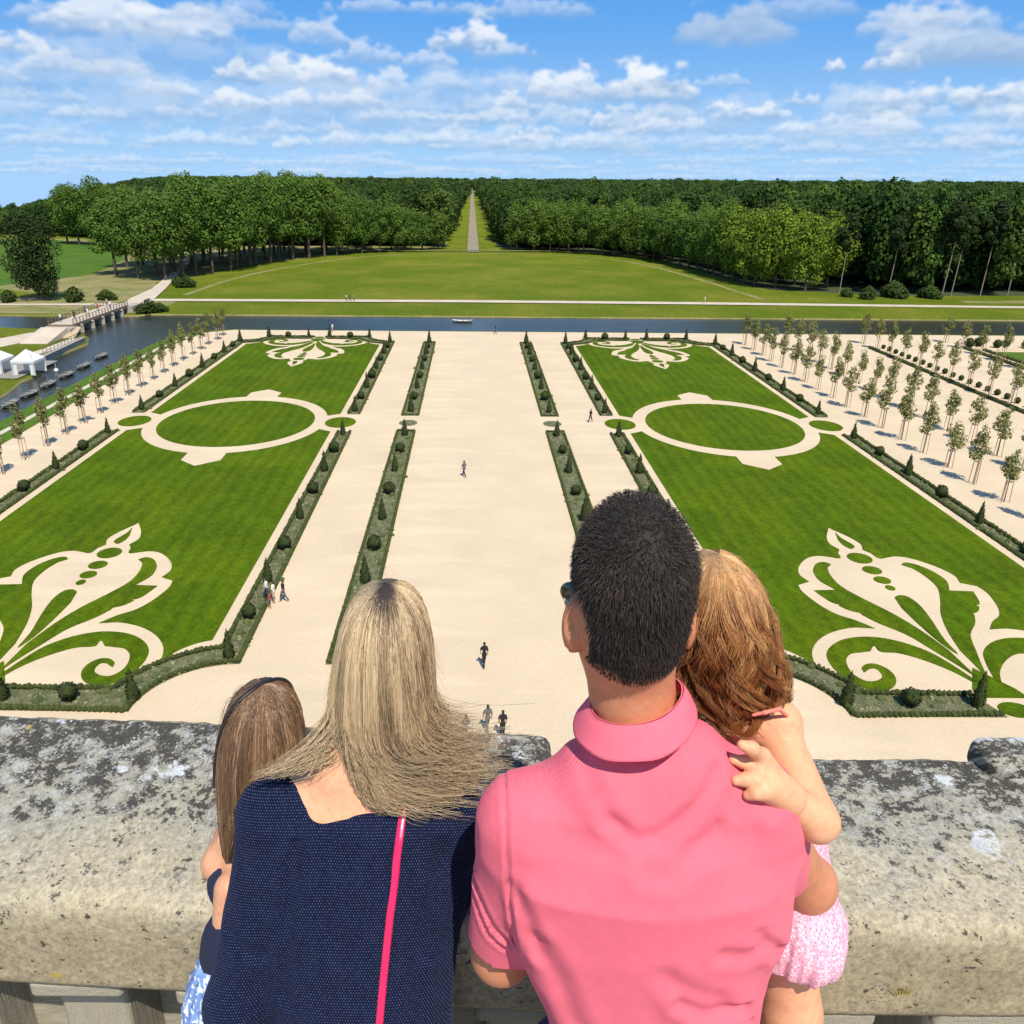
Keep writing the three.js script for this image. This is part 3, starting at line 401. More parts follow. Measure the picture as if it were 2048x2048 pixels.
function grove(line, step, pick, height, what, group) { along(line, step).forEach(([x, f], i) => { const p = pick(x, f); again(p, 'grove_tree', [x + (R7() - 0.5) * 2, 0, -f + (R7() - 0.5) * 2], R7() * 6.28, [1, 1, 1].map((q, j) => (j === 1 ? height(x, f) * (0.94 + 0.12 * R7()) : 0.9 + 0.2 * R7())), `leafy tree, ${ORD[i]} counting from the canal in ${what}`, group); }); }
const any = (list) => list[(R7() * list.length) | 0];
const pickL = (x, f) => any(x < -58 ? tall : mid), hL = (x, f) => x < -58 ? mix(0.93, 1.07, sstep(-100, -70, x)) * (x < -92 ? 0.92 : 1) : mix(1.25, 0.86, sstep(-58, -20, x));
grove([[-91, 249], [-86, 266], [-80, 279], [-77, 302], [-70, 319], [-50, 350], [-30, 366], [-14, 379]], 7.6, pickL, hL, 'the front row of the left grove', 'trees of the left grove');
grove([[-101, 254], [-96, 272], [-89, 290], [-82, 314], [-62, 352], [-40, 374], [-22, 386]], 8.6, pickL, hL, 'the second row of the left grove', 'trees of the left grove');
grove([[-111, 262], [-106, 285], [-98, 308], [-88, 334], [-66, 366], [-44, 385]], 9.5, pickL, hL, 'the third row of the left grove', 'trees of the left grove');
grove([[-119, 285], [-111, 312], [-98, 344], [-80, 372]], 11, pickL, hL, 'the back row of the left grove', 'trees of the left grove');
const pickR = (x, f) => f < 268 ? any(lime) : any(mid), hR = (x, f) => f < 268 ? 1.12 : mix(0.98, 1.1, R7());
grove([[96, 236], [84, 247], [79.5, 270], [78, 290], [75, 312], [69, 336], [55, 355], [42, 364], [26, 373], [14, 380]], 7.6, pickR, hR, 'the front row of the right grove', 'trees of the right grove');
grove([[105, 243], [93, 256], [89, 278], [87, 300], [83, 325], [74, 348], [58, 366], [40, 377], [24, 385]], 8.6, pickR, hR, 'the second row of the right grove', 'trees of the right grove');
grove([[103, 264], [99, 284], [96, 310], [90, 335], [80, 356], [62, 376]], 9.5, pickR, hR, 'the back row of the right grove', 'trees of the right grove');
// single trees
const darkM = leafMat([0.030, 0.052, 0.016]);
{ const g = thing('dark_tree', 'large dark bushy tree standing alone by the canal near the bridge', 'tree', undefined, [-107, 0.15, -209]); const r = rng(431); mesh('trunk', trunk(13, 0.4, 0.12, 8, 431), barkM, g); const L = lobesFor(432, 3.2, 18.6, 6.4, 20); for (let i = 0; i < 5; i++) L.push([(r() - 0.5) * 8, 2.4 + r() * 2, (r() - 0.5) * 8, 2.4, 2, 2.4]); mesh('crown', crown(L, 7000, 0.30, 433), darkM, g); }
[[-178, 392, 1.0], [-170, 389, 0.95], [-163, 392, 0.9], [-186, 398, 0.9], [-171, 399, 1.08], [-156, 398, 0.95]].forEach(([x, f, s], i) => again(any(tall), 'field_tree', [x, 0, -f], R7() * 6, s, `broad tree, ${ORD[i]} of the clump at the edge of the left field`, 'trees by the left field'));
const bushM = leafMat([0.05, 0.085, 0.02]);
const bushGeo = crown([[0, 0.9, 0, 1.5, 1.0, 1.5], [1.2, 0.7, 0.3, 1.0, 0.8, 1.0], [-1.1, 0.6, -0.2, 1.1, 0.8, 1.1], [0.2, 1.5, 0, 0.8, 0.7, 0.8]], 900, 0.2, 441);
[[-72.4, 188.4, 1.35, 'dark bush overhanging the water at the far end of the bridge'], [-70.4, 190.2, 0.9, 'smaller bush right of the one at the bridge end'], [-83, 240, 1.2, 'bush beside the first tree of the left grove'], [-79.5, 236, 1.4, 'wide bush under the left grove close to the approach road'], [-112, 204, 1.3, 'low bush left of the dark lone tree'], [-97, 206, 1.6, 'low wide bush right of the dark lone tree'], [-90, 208.5, 1.2, 'bush on the bank between lone tree and bridge'], [104, 222, 1.5, 'bush at the forest edge behind the canal road'], [112, 225, 2.0, 'large bush at the forest edge right of the bright trees'], [121, 224, 1.6, 'bush by the dry grass at the forest edge'], [100, 226, 1.1, 'small bush under the last bright tree']].forEach(([x, f, s, l]) => { const m = mesh('bush', bushGeo, bushM); m.position.set(x, x < -60 ? 0.15 : 0, -f); m.scale.setScalar(s); m.rotation.y = R7() * 6; tag(m, l, 'bush'); });
setting('dry_grass_strip', sheet([[126, 215], [190, 213.5], [190, 219.5], [150, 220.5], [126, 219]], 0.02), dryM);
// pale trunks in front of the dark forest
{ const pineLobes = (s) => lobesFor(s, 14, 25, 3.4, 9); const pine = [451, 452].map((s) => { const g = new THREE.Group(); mesh('trunk', merge([bar([0, 0, 0], [0.5, 12, 0], 0.17, 7, 0.13), bar([0.5, 12, 0], [0.9, 22, 0.3], 0.13, 7, 0.06)]), paleBarkM, g); mesh('crown', crown(pineLobes(s), 1300, 0.42, s), darkM, g); g.userData.category = 'tree'; return g; });
  [[126.5, 228, 1, 'palest trunk'], [129.5, 229, 0.9, 'thin pale trunk right of the palest one'], [112.5, 229.5, 0.85, 'slanting pale trunk left of the palest one'], [138, 230, 0.95, 'pale trunk in the dark gap'], [146, 231, 0.9, 'pale trunk nearest the right edge'], [101, 233, 0.8, 'pale leaning trunk behind the bright trees']].forEach(([x, f, s, l], i) => again(pine[i % 2], 'forest_tree', [x, 0, -f], i === 2 ? -0.3 : 0.2 * i, s, `tall tree with ${l}, at the right forest edge`, 'pale-trunked trees at the forest edge')); }
// the forest itself: one mass of crowns
{
  const variants = [0, 1, 2, 3].map((s) => crown(lobesFor(500 + s, 3, 20, 5.0, 15), 1500, 0.5, 510 + s)), far = [0, 1].map((s) => crown(lobesFor(520 + s, 6, 20, 9, 12), 700, 1.15, 530 + s));
  const spots = [[], [], [], []], farSpots = [[], []], r = rng(55);
  const wood = (x, f) => { const ax = AX * (1 - f / 3000) - 0.5, dx = Math.abs(x - ax); if (dx < (f > 560 ? 12.5 : 12.5)) return false; if (x > 0) { if (f > 388) return true; if (x > 112) return f > 233 + 4 * Math.sin(x * 0.3); if (x > 100) return f > 268; return f > 388 - (x - 60) * 1.2 && x > 60 && f > 350; } if (x > -155) return f > 392; return f > 404 + (-155 - x) * 0.92; };
  for (let f = 232; f < 900;) { const step = f < 480 ? 6.2 : 8.5; for (let x = -0.72 * f - 30; x < 0.80 * f + 30; x += step) { const X = x + (r() - 0.5) * step * 0.8, Fd = f + (r() - 0.5) * step * 0.8; if (wood(X, Fd)) spots[(r() * 4) | 0].push([X, Fd, 1]); } f += step; }
  for (let f = 900; f < 4200;) { const step = 15 + (f - 900) * 0.012; for (let x = -0.75 * f; x < 0.82 * f; x += step) { const X = x + (r() - 0.5) * step * 0.8, Fd = f + (r() - 0.5) * step * 0.8; if (wood(X, Fd)) farSpots[(r() * 2) | 0].push([X, Fd, step / 15]); } f += step; }
  const M = new THREE.Matrix4(), c = new THREE.Color(), q = new THREE.Quaternion(), e = new THREE.Euler(), m0 = leafMat([1, 1, 1]);
  const put = (geo, list, k) => { const im = new THREE.InstancedMesh(geo, m0, list.length); list.forEach(([x, f, s], i) => { const left = sstep(-0.3, -0.55, x / f), h = (x > 98 && f < 330 ? 1.18 : mix(1.0, 0.74, left)) * (0.80 + 0.34 * r() * r() + (r() < 0.05 ? 0.12 : 0)) * k, w = s * (0.8 + 0.45 * r()); q.setFromEuler(e.set(0, r() * 6.28, 0)); M.compose(new THREE.Vector3(x, land(x, f), -f), q, new THREE.Vector3(w, h, w)); im.setMatrixAt(i, M); const t = r(); c.setRGB(...times(blend([0.036, 0.078, 0.018], [0.085, 0.138, 0.026], t * t), 0.8 + 0.5 * r())); im.setColorAt(i, c); }); im.name = numbered('forest'); im.userData = { kind: 'stuff', label: 'dense dark green forest reaching to the horizon behind the groves', category: 'forest', group: 'forest' }; im.castShadow = im.receiveShadow = true; scene.add(im); };
  variants.forEach((g, i) => put(g, spots[i], 1.12)); far.forEach((g, i) => put(g, farSpots[i], 1.15));
  console.log('forest', spots.map((s) => s.length), farSpots.map((s) => s.length));
}
// ------------------------------------------------------------------ solid figures from distance fields (surface nets)
function nets(sdf, lo, hi, h, uvFn) {
  const nx = Math.ceil((hi[0] - lo[0]) / h) + 1, ny = Math.ceil((hi[1] - lo[1]) / h) + 1, nz = Math.ceil((hi[2] - lo[2]) / h) + 1, g = new Float32Array(nx * ny * nz), id = new Int32Array(nx * ny * nz).fill(-1), pos = [], ix = [];
  const B = 6;                                                        // blocks far from the surface take one value
  for (let K = 0; K < nz; K += B) for (let J = 0; J < ny; J += B) for (let I = 0; I < nx; I += B) {
    const c = sdf(lo[0] + (I + (B - 1) / 2) * h, lo[1] + (J + (B - 1) / 2) * h, lo[2] + (K + (B - 1) / 2) * h), flat = Math.abs(c) > B * h * 1.9;
    for (let k = K; k < Math.min(nz, K + B); k++) for (let j = J; j < Math.min(ny, J + B); j++) for (let i = I; i < Math.min(nx, I + B); i++) g[i + nx * (j + ny * k)] = flat ? c : sdf(lo[0] + i * h, lo[1] + j * h, lo[2] + k * h);
  }
  const sx = 1, sy = nx, sz = nx * ny, E = [[0, 1], [0, 2], [0, 4], [1, 3], [1, 5], [2, 3], [2, 6], [3, 7], [4, 5], [4, 6], [5, 7], [6, 7]], off = [0, sx, sy, sx + sy, sz, sx + sz, sy + sz, sx + sy + sz];
  for (let k = 0; k < nz - 1; k++) for (let j = 0; j < ny - 1; j++) for (let i = 0; i < nx - 1; i++) {
    const o = i + j * sy + k * sz; let m = 0; for (let c = 0; c < 8; c++) if (g[o + off[c]] < 0) m |= 1 << c; if (m === 0 || m === 255) continue;
    let x = 0, y = 0, z = 0, n = 0; for (const [a, b] of E) { const A = (m >> a) & 1, B = (m >> b) & 1; if (A === B) continue; const ga = g[o + off[a]], gb = g[o + off[b]], t = ga / (ga - gb); x += mix(a & 1, b & 1, t); y += mix((a >> 1) & 1, (b >> 1) & 1, t); z += mix((a >> 2) & 1, (b >> 2) & 1, t); n++; }
    id[o] = pos.length / 3; pos.push(lo[0] + (i + x / n) * h, lo[1] + (j + y / n) * h, lo[2] + (k + z / n) * h);
  }
  const quad = (a, b, c, d, flip) => { if (a < 0 || b < 0 || c < 0 || d < 0) return; flip ? ix.push(a, c, b, a, d, c) : ix.push(a, b, c, a, c, d); };
  for (let k = 1; k < nz - 1; k++) for (let j = 1; j < ny - 1; j++) for (let i = 1; i < nx - 1; i++) {
    const o = i + j * sy + k * sz, s = g[o] < 0;
    if (s !== g[o + sx] < 0) quad(id[o - sy - sz], id[o - sz], id[o], id[o - sy], !s);
    if (s !== g[o + sy] < 0) quad(id[o - sz - sx], id[o - sx], id[o], id[o - sz], !s);
    if (s !== g[o + sz] < 0) quad(id[o - sx - sy], id[o - sy], id[o], id[o - sx], !s);
  }
  const n = pos.length / 3, nor = new Float32Array(n * 3), uv = new Float32Array(n * 2), e = h * 0.6;
  for (let i = 0; i < n; i++) { const x = pos[3 * i], y = pos[3 * i + 1], z = pos[3 * i + 2]; const a = sdf(x + e, y, z) - sdf(x - e, y, z), b = sdf(x, y + e, z) - sdf(x, y - e, z), c = sdf(x, y, z + e) - sdf(x, y, z - e), l = Math.hypot(a, b, c) || 1; nor[3 * i] = a / l; nor[3 * i + 1] = b / l; nor[3 * i + 2] = c / l; const q = uvFn ? uvFn(x, y, z, b / l) : [x, y]; uv[2 * i] = q[0]; uv[2 * i + 1] = q[1]; }
  const out = new THREE.BufferGeometry(); out.setAttribute('position', new THREE.Float32BufferAttribute(pos, 3)); out.setAttribute('normal', new THREE.BufferAttribute(nor, 3)); out.setAttribute('uv', new THREE.BufferAttribute(uv, 2)); out.setIndex(ix); return out;
}
const smin = (a, b, k) => { const h = Math.max(k - Math.abs(a - b), 0) / k; return Math.min(a, b) - h * h * k * 0.25; };
const smax = (a, b, k) => -smin(-a, -b, k);
function cap(a, ra, b, rb) { const bx = b[0] - a[0], by = b[1] - a[1], bz = b[2] - a[2], L = bx * bx + by * by + bz * bz || 1; return (x, y, z) => { const px = x - a[0], py = y - a[1], pz = z - a[2], t = clamp((px * bx + py * by + pz * bz) / L); return Math.hypot(px - bx * t, py - by * t, pz - bz * t) - mix(ra, rb, t); }; }
function ell(c, r) { return (x, y, z) => { const px = (x - c[0]) / r[0], py = (y - c[1]) / r[1], pz = (z - c[2]) / r[2], k0 = Math.hypot(px, py, pz), k1 = Math.hypot(px / r[0], py / r[1], pz / r[2]); return k1 < 1e-9 ? -Math.min(...r) : k0 * (k0 - 1) / k1; }; }
const union = (list, k) => (x, y, z) => { let d = 1e9; for (const f of list) d = smin(d, f(x, y, z), k); return d; };

// ------------------------------------------------------------------ visitors far below
const small = ['walk', 'stand'].map((pose) => {
  const w = pose === 'walk' ? 1 : 0.25, S = 0.8;                        // step
  const hip = (s) => [0.09 * s * S, 0.92, 0], knee = (s) => [0.09 * s * S, 0.5, -0.14 * s * w - 0.03], foot = (s) => [0.09 * s * S, 0.06, -0.24 * s * w + (s < 0 ? 0.08 * w : 0)], toe = (s) => { const f = foot(s); return [f[0], 0.04, f[2] - 0.13]; };
  const sh = (s) => [0.19 * s * S, 1.4, 0], el = (s) => [0.25 * s * S, 1.12, 0.08 * s * w], ha = (s) => [0.24 * s * S, 0.88, 0.14 * s * w - 0.08];
  const legs = [-1, 1].flatMap((s) => [cap(hip(s), 0.075, knee(s), 0.055), cap(knee(s), 0.055, foot(s), 0.04), cap(foot(s), 0.042, toe(s), 0.034)]), arms = [-1, 1].flatMap((s) => [cap(sh(s), 0.05, el(s), 0.04), cap(el(s), 0.04, ha(s), 0.03), cap(ha(s), 0.035, [ha(s)[0], ha(s)[1] - 0.09, ha(s)[2] - 0.02], 0.02)]);
  const head = [ell([0, 1.62, -0.01], [0.075 * S + 0.01, 0.115, 0.095]), cap([0, 1.52, 0.0], 0.05, [0, 1.42, 0], 0.06), ell([0, 1.6, -0.105], [0.016, 0.025, 0.02])], trunkB = [cap([0, 1.32, 0], 0.13 * S, [0, 0.98, 0], 0.12 * S)];
  const skin = nets(union([...legs, ...arms, ...head, ...trunkB], 0.05), [-0.4, -0.02, -0.5], [0.4, 1.82, 0.45], 0.034);
  const hair = nets(union([ell([0, 1.66, 0.015], [0.09 * S + 0.012, 0.1, 0.105]), ell([0, 1.58, 0.05], [0.07, 0.08, 0.06])], 0.03), [-0.14, 1.45, -0.12], [0.14, 1.8, 0.16], 0.02);
  const top = nets(union([ell([0, 1.34, 0], [0.2 * S, 0.17, 0.12]), cap([0, 1.28, 0], 0.135 * S, [0, 0.95, 0], 0.145 * S), cap(sh(-1), 0.065, [el(-1)[0], 1.2, el(-1)[2]], 0.06), cap(sh(1), 0.065, [el(1)[0], 1.2, el(1)[2]], 0.06)], 0.05), [-0.4, 0.75, -0.25], [0.4, 1.6, 0.25], 0.03);
  const long = nets(union([cap([0, 0.97, 0], 0.13 * S, [0, 0.88, 0], 0.14 * S), ...[-1, 1].flatMap((s) => [cap(hip(s), 0.09, knee(s), 0.068), cap(knee(s), 0.068, [foot(s)[0], 0.14, foot(s)[2]], 0.055)])], 0.05), [-0.3, 0.02, -0.5], [0.3, 1.15, 0.45], 0.03);
  const short = nets(union([cap([0, 0.97, 0], 0.13 * S, [0, 0.88, 0], 0.14 * S), ...[-1, 1].map((s) => cap(hip(s), 0.095, [knee(s)[0], 0.58, knee(s)[2]], 0.085))], 0.05), [-0.3, 0.4, -0.4], [0.3, 1.15, 0.35], 0.03);
  return { skin, hair, top, long, short };
});
const clothes = { black: std([0.012, 0.012, 0.014]), white: std([0.75, 0.74, 0.7]), grey: std([0.12, 0.12, 0.13]), blue: std([0.05, 0.09, 0.2]), red: std([0.4, 0.05, 0.04]), beige: std([0.45, 0.36, 0.25]), jeans: std([0.04, 0.055, 0.1]), brown: std([0.06, 0.035, 0.02]) }, tone = std([0.5, 0.29, 0.19], 0.7), hairDark = std([0.03, 0.02, 0.015], 0.7);
function visitor(x, f, y, turn, pose, top, low, longLegs, label, sc = 1) { const t = thing('person', label, 'person', 'visitors walking in the grounds', [x, y, -f]), q = small[pose]; t.rotation.y = turn; t.scale.setScalar(sc); mesh('body', q.skin, tone, t); mesh('hair', q.hair, hairDark, t); mesh('top', q.top, clothes[top], t); mesh(longLegs ? 'trousers' : 'shorts', longLegs ? q.long : q.short, clothes[low], t); }
[[0.94, 44.0, 0.004, 0.2, 0, 'black', 'black', 1, 'person in black walking down the middle of the sand avenue'], [-0.64, 79.4, 0.004, 0.8, 0, 'grey', 'jeans', 1, 'lone person far along the sand avenue, level with the ball bushes'], [15.0, 100.2, 0.004, 2.4, 0, 'black', 'black', 1, 'person in dark clothes on the path beside the right lawn roundel'],
  [-14.5, 52.6, 0.004, 1.9, 0, 'white', 'jeans', 1, 'person in white top, left of the group beside the inner border'], [-13.9, 52.1, 0.004, 1.5, 1, 'white', 'beige', 0, 'person in white top and pale shorts, middle of group beside inner border'], [-13.25, 52.3, 0.004, 2.0, 0, 'black', 'grey', 1, 'person in black, right of the group beside the inner border'], [-14.0, 51.3, 0.004, 1.8, 1, 'red', 'jeans', 0, 'small person in dark red top in front of the white group', 0.75],
  [1.04, 37.5, 0.004, 0.3, 0, 'grey', 'grey', 1, 'person in grey just beyond the parapet, left of one in black'], [1.84, 37.0, 0.004, 0.1, 1, 'black', 'black', 1, 'person in black just beyond the parapet, nearest the man'], [-0.15, 36.6, 0.004, 0.6, 1, 'grey', 'brown', 1, 'person half hidden by the parapet beside the woman’s hair'],
  [4.7, 164.0, 0.004, 1.2, 0, 'black', 'jeans', 1, 'person in dark clothes standing at the edge of the canal'], [-27.5, 165.2, 0.004, 1.2, 1, 'white', 'beige', 0, 'person in white at the canal edge behind the left lawn'],
  [-30.9, 208.6, 0.2, 1.6, 0, 'white', 'jeans', 1, 'person in white, left of three on the canal road'], [-30.0, 208.9, 0.2, 1.5, 0, 'black', 'black', 1, 'person in black, middle of three on the canal road'], [-29.0, 208.5, 0.2, 1.7, 1, 'beige', 'jeans', 1, 'person in beige, right of three on the canal road'], [58, 210, 0.2, 1.5, 0, 'white', 'beige', 1, 'person in white on the canal road before the right grove'],
  [-52.5, 118.4, 0.01, 0.4, 0, 'black', 'black', 1, 'person in black on the moat path, left of a pair'], [-52.0, 119.3, 0.01, 0.4, 0, 'black', 'jeans', 1, 'person in black on the moat path, right of a pair']].forEach((a) => visitor(...a));
// ------------------------------------------------------------------ bridge, quay, landing
const stoneTex = tex(256, 256, (u, v) => { const n = fbm(u * 8, v * 8, 91, 5, 8), f = h2(u * 256 | 0, v * 256 | 0, 2); return times([0.36, 0.33, 0.28], 0.65 + 0.5 * n + 0.16 * f); }, { repeat: [0.4, 0.4] });
const stoneM = new THREE.MeshStandardMaterial({ map: stoneTex, roughness: 0.95 }), ironM = std([0.05, 0.055, 0.055], 0.6), darkBrownM = std([0.20, 0.15, 0.10], 0.9), plankM = std([0.27, 0.25, 0.22], 0.9);
{
  const b = thing('bridge', 'low stone bridge on five pale piers crossing the canal at left', 'bridge', undefined, [-79.4, 0, -175]);
  mesh('deck', box(5.0, 0.5, 27.4, 0, 1.45, 0), darkBrownM, b); mesh('roadway', box(4.2, 0.06, 27.3, 0, 1.735, 0), gravelM, b);  // deck in one even dark brown, deeper than the pale piers
  for (let k = 0; k < 5; k++) { const z = 10.4 - k * 5.0, s = new THREE.Shape([[-1.9, -0.55], [1.9, -0.55], [2.9, 0], [1.9, 0.55], [-1.9, 0.55], [-2.9, 0]].map((p) => new THREE.Vector2(...p))); const g = new THREE.ExtrudeGeometry(s, { depth: 2.05, bevelEnabled: false }); g.rotateX(-Math.PI / 2); g.translate(0, -0.9, z); const p = mesh('pier', g, stoneM, b); const c = new THREE.ConeGeometry(0.62, 0.55, 4); c.rotateY(Math.PI / 4); c.translate(2.3, 1.42, z); mesh('pier_cap', c, stoneM, p); }
  for (let k = 0; k < 6; k++) { const z = 12.9 - k * 5.0; mesh('arch_beam', box(4.6, 0.35, 3.7, 0, 1.03, z), darkBrownM, b); }
  for (const s of [-1, 1]) { const rail = mesh('railing', merge([box(0.09, 0.09, 27.2, s * 2.4, 2.72, 0), box(0.05, 0.05, 27.2, s * 2.4, 2.2, 0)]), darkBrownM, b); for (let k = 0; k <= 18; k++) mesh('post', box(0.12, 1.05, 0.12, s * 2.4, 2.22, -13.5 + k * 1.5), darkBrownM, rail); }
  const ab = mesh('abutment', merge([box(6.4, 2.4, 4.2, 0.4, 0.3, -15.2), box(6.0, 2.2, 3.4, 0, 0.25, 14.8)]), stoneM, b);
  const ramp = (z0, z1, y1) => { const s = new THREE.Shape([[0, 0], [z1 - z0, 0], [z1 - z0, y1], [0, 1.62]].map((p) => new THREE.Vector2(...p))); const g = new THREE.ExtrudeGeometry(s, { depth: 5, bevelEnabled: false }); g.rotateY(-Math.PI / 2); g.translate(2.5, 0.02, z0); return g; };
  mesh('ramp', ramp(16.4, 25, 0.1), gravelM, b); { const s = new THREE.Shape([[0, 0], [9, 0], [9, 0.2], [0, 1.62]].map((p) => new THREE.Vector2(...p))); const g = new THREE.ExtrudeGeometry(s, { depth: 5.4, bevelEnabled: false }); g.rotateY(Math.PI / 2); g.translate(-2.7, 0.03, -17.2); mesh('ramp', g, gravelM, b); }
  [['white', 'jeans', 'nearest the near end of the bridge'], ['black', 'black', 'second along the bridge from the near end'], ['white', 'beige', 'third along the bridge'], ['blue', 'jeans', 'fourth along the bridge near its middle'], ['red', 'black', 'fifth along the bridge past its middle'], ['white', 'grey', 'sixth along the bridge near the far end'], ['beige', 'jeans', 'last on the bridge at the far end']].forEach(([t, l, s], i) => visitor(-80.6 + (i % 3) * 1.1, 164 + i * 3.7, 1.77, i % 2 ? 0 : 3.1, i % 2, t, l, 1, `tiny person in ${t} top, ${s}`));
}
{
  const q = thing('quay_wall', 'grey stone quay wall with iron railing along the moat below the bridge', 'wall', undefined, [-70.9, 0, -144]);
  const w = mesh('wall', merge([box(0.6, 1.75, 17.5, 0, -0.1, 0, 0.06)]), stoneM, q); mesh('coping', box(0.9, 0.14, 17.7, 0, 0.85, 0, 0.06), stoneM, q);
  for (let k = 0; k <= 11; k++) mesh('railing_post', bar([0.06 * (k * 1.5 - 8.2) - 0.1, 0.9, k * 1.5 - 8.2], [0.06 * (k * 1.5 - 8.2) - 0.1, 1.9, k * 1.5 - 8.2], 0.04, 5), ironM, q);
  mesh('handrail', merge([bar([-0.6, 1.9, -8.3], [0.4, 1.9, 8.4], 0.04, 5), bar([-0.6, 1.4, -8.3], [0.4, 1.4, 8.4], 0.03, 5)]), ironM, q);
  const s = thing('stone_steps', 'pale stone slope and steps at the near foot of the bridge', 'steps', undefined, [-77.4, 0, -156.5]); for (let k = 0; k < 7; k++) mesh('step', box(5.2 - k * 0.25, 0.18, 0.8, 0, 0.1 + k * 0.18, -k * 0.82), sandM, s);
  const p = thing('landing_stage', 'pale timber landing stage by the moat under the white tents', 'landing', undefined, [-71.5, 0, -128]); for (let k = 0; k < 26; k++) mesh('plank', box(7.4, 0.08, 0.46, 0, 0.16, -6.5 + k * 0.5), plankM, p); mesh('bearer', merge([box(0.2, 0.2, 13, -3, 0.02, 0), box(0.2, 0.2, 13, 3, 0.02, 0)]), darkBrownM, p);
}
const canvasM = new THREE.MeshPhysicalMaterial({ color: new THREE.Color().setRGB(0.78, 0.79, 0.8), roughness: 0.8, side: THREE.DoubleSide, transmission: 0.15, thickness: 0 });
function tent(x, f, w, label) {
  const t = thing('tent', label, 'tent', 'white tents by the moat', [x, 0.2, -f]), h = 2.2;
  const roof = new THREE.BufferGeometry(), c = [[-w, h, -w], [w, h, -w], [w, h, w], [-w, h, w]], P = []; for (let i = 0; i < 4; i++) { const a = c[i], b = c[(i + 1) % 4], m = [(a[0] + b[0]) * 0.24, h + 0.35, (a[2] + b[2]) * 0.24]; P.push(...a, ...m, ...b, ...a, 0, h + 1.5, 0, ...m, ...m, 0, h + 1.5, 0, ...b); } roof.setAttribute('position', new THREE.Float32BufferAttribute(P, 3)); roof.computeVertexNormals(); mesh('roof', roof, canvasM, t);
  mesh('valance', merge([box(2 * w, 0.35, 0.03, 0, h - 0.17, w), box(2 * w, 0.35, 0.03, 0, h - 0.17, -w), box(0.03, 0.35, 2 * w, w, h - 0.17, 0), box(0.03, 0.35, 2 * w, -w, h - 0.17, 0)]), canvasM, t);
  for (const [a, b] of [[-1, -1], [1, -1], [1, 1], [-1, 1]]) mesh('pole', bar([a * w * 0.97, 0, b * w * 0.97], [a * w * 0.97, h, b * w * 0.97], 0.05, 6), clothes.white, t);
  for (const a of [-1, 1]) { const g = new THREE.PlaneGeometry(0.55, 2.0, 6, 4), p = g.attributes.position; for (let i = 0; i < p.count; i++) p.setZ(i, 0.06 * Math.sin(p.getX(i) * 16)); g.translate(a * w * 0.72, 1.05, w * 0.95); mesh('curtain', g, canvasM, t); }
  mesh('back_wall', box(2 * w, 2.0, 0.03, 0, 1.05, -w * 0.97), canvasM, t);
}
tent(-67.6, 125.2, 1.75, 'white peaked tent with open front on the landing stage'); tent(-73.0, 126.0, 1.9, 'white tent cut by the left edge of the picture');
// ------------------------------------------------------------------ boats
function boat(name, x, f, turn, L, Wd, hull, label, group, y = -0.26) {
  const t = thing(name, label, 'boat', group, [x, y, -f]); t.rotation.y = turn; const n = 12, pos = [], ix = [];
  for (let i = 0; i <= n; i++) { const s = i / n * 2 - 1, w = Wd / 2 * Math.sqrt(Math.max(0.02, 1 - Math.pow(Math.abs(s), 2.6))), sh = 0.42 + 0.16 * s * s, kl = 0.02 + 0.2 * Math.pow(Math.abs(s), 4); for (const [a, b] of [[-0.86, sh - 0.03], [-1, sh], [-0.8, 0.14 + kl], [0, kl - 0.12], [0.8, 0.14 + kl], [1, sh], [0.86, sh - 0.03]]) pos.push(a * w, b, s * L / 2); if (i) for (let k = 0; k < 6; k++) { const q = i * 7 + k; ix.push(q - 7, q, q - 6, q - 6, q, q + 1); } }
  const g = new THREE.BufferGeometry(); g.setAttribute('position', new THREE.Float32BufferAttribute(pos, 3)); g.setIndex(ix); g.computeVertexNormals(); const m = mesh('hull', g, hull, t);
  mesh('floor', box(Wd * 0.7, 0.04, L * 0.8, 0, 0.16, 0), plankM, t); for (const z of [-0.28, 0, 0.28]) mesh('seat', box(Wd * 0.82, 0.05, 0.26, 0, 0.36, z * L), plankM, t);
}
const hullGrey = new THREE.MeshStandardMaterial({ color: new THREE.Color().setRGB(0.20, 0.215, 0.20), roughness: 0.6, side: THREE.DoubleSide }), hullWhite = new THREE.MeshStandardMaterial({ color: new THREE.Color().setRGB(0.8, 0.79, 0.74), roughness: 0.4, side: THREE.DoubleSide });
[[-63.0, 140], [-62.5, 132], [-62.2, 125.2], [-62.0, 119], [-61.8, 113], [-61.7, 107.6]].forEach(([x, f], i) => boat('rowing_boat', x, f, 0.12 * Math.sin(i * 3), 4.4, 1.7, hullGrey, `pale grey rowing boat moored in the moat, ${ORD[i]} from the bridge`, 'rowing boats moored in the moat'));
boat('white_boat', -1.9, 180.4, 1.5, 4.4, 1.5, hullWhite, 'white boat alone in the middle of the canal');
{ const t = thing('mooring_float', 'small white round float in the moat beside the tent', 'float', undefined, [-65.2, -0.26, -128.5]); const f = new THREE.SphereGeometry(0.34, 14, 10); f.translate(0, 0.2, 0); mesh('ball', f, clothes.white, t); mesh('pole', bar([0, 0.3, 0], [0, 1.3, 0], 0.03, 5), clothes.white, t); }
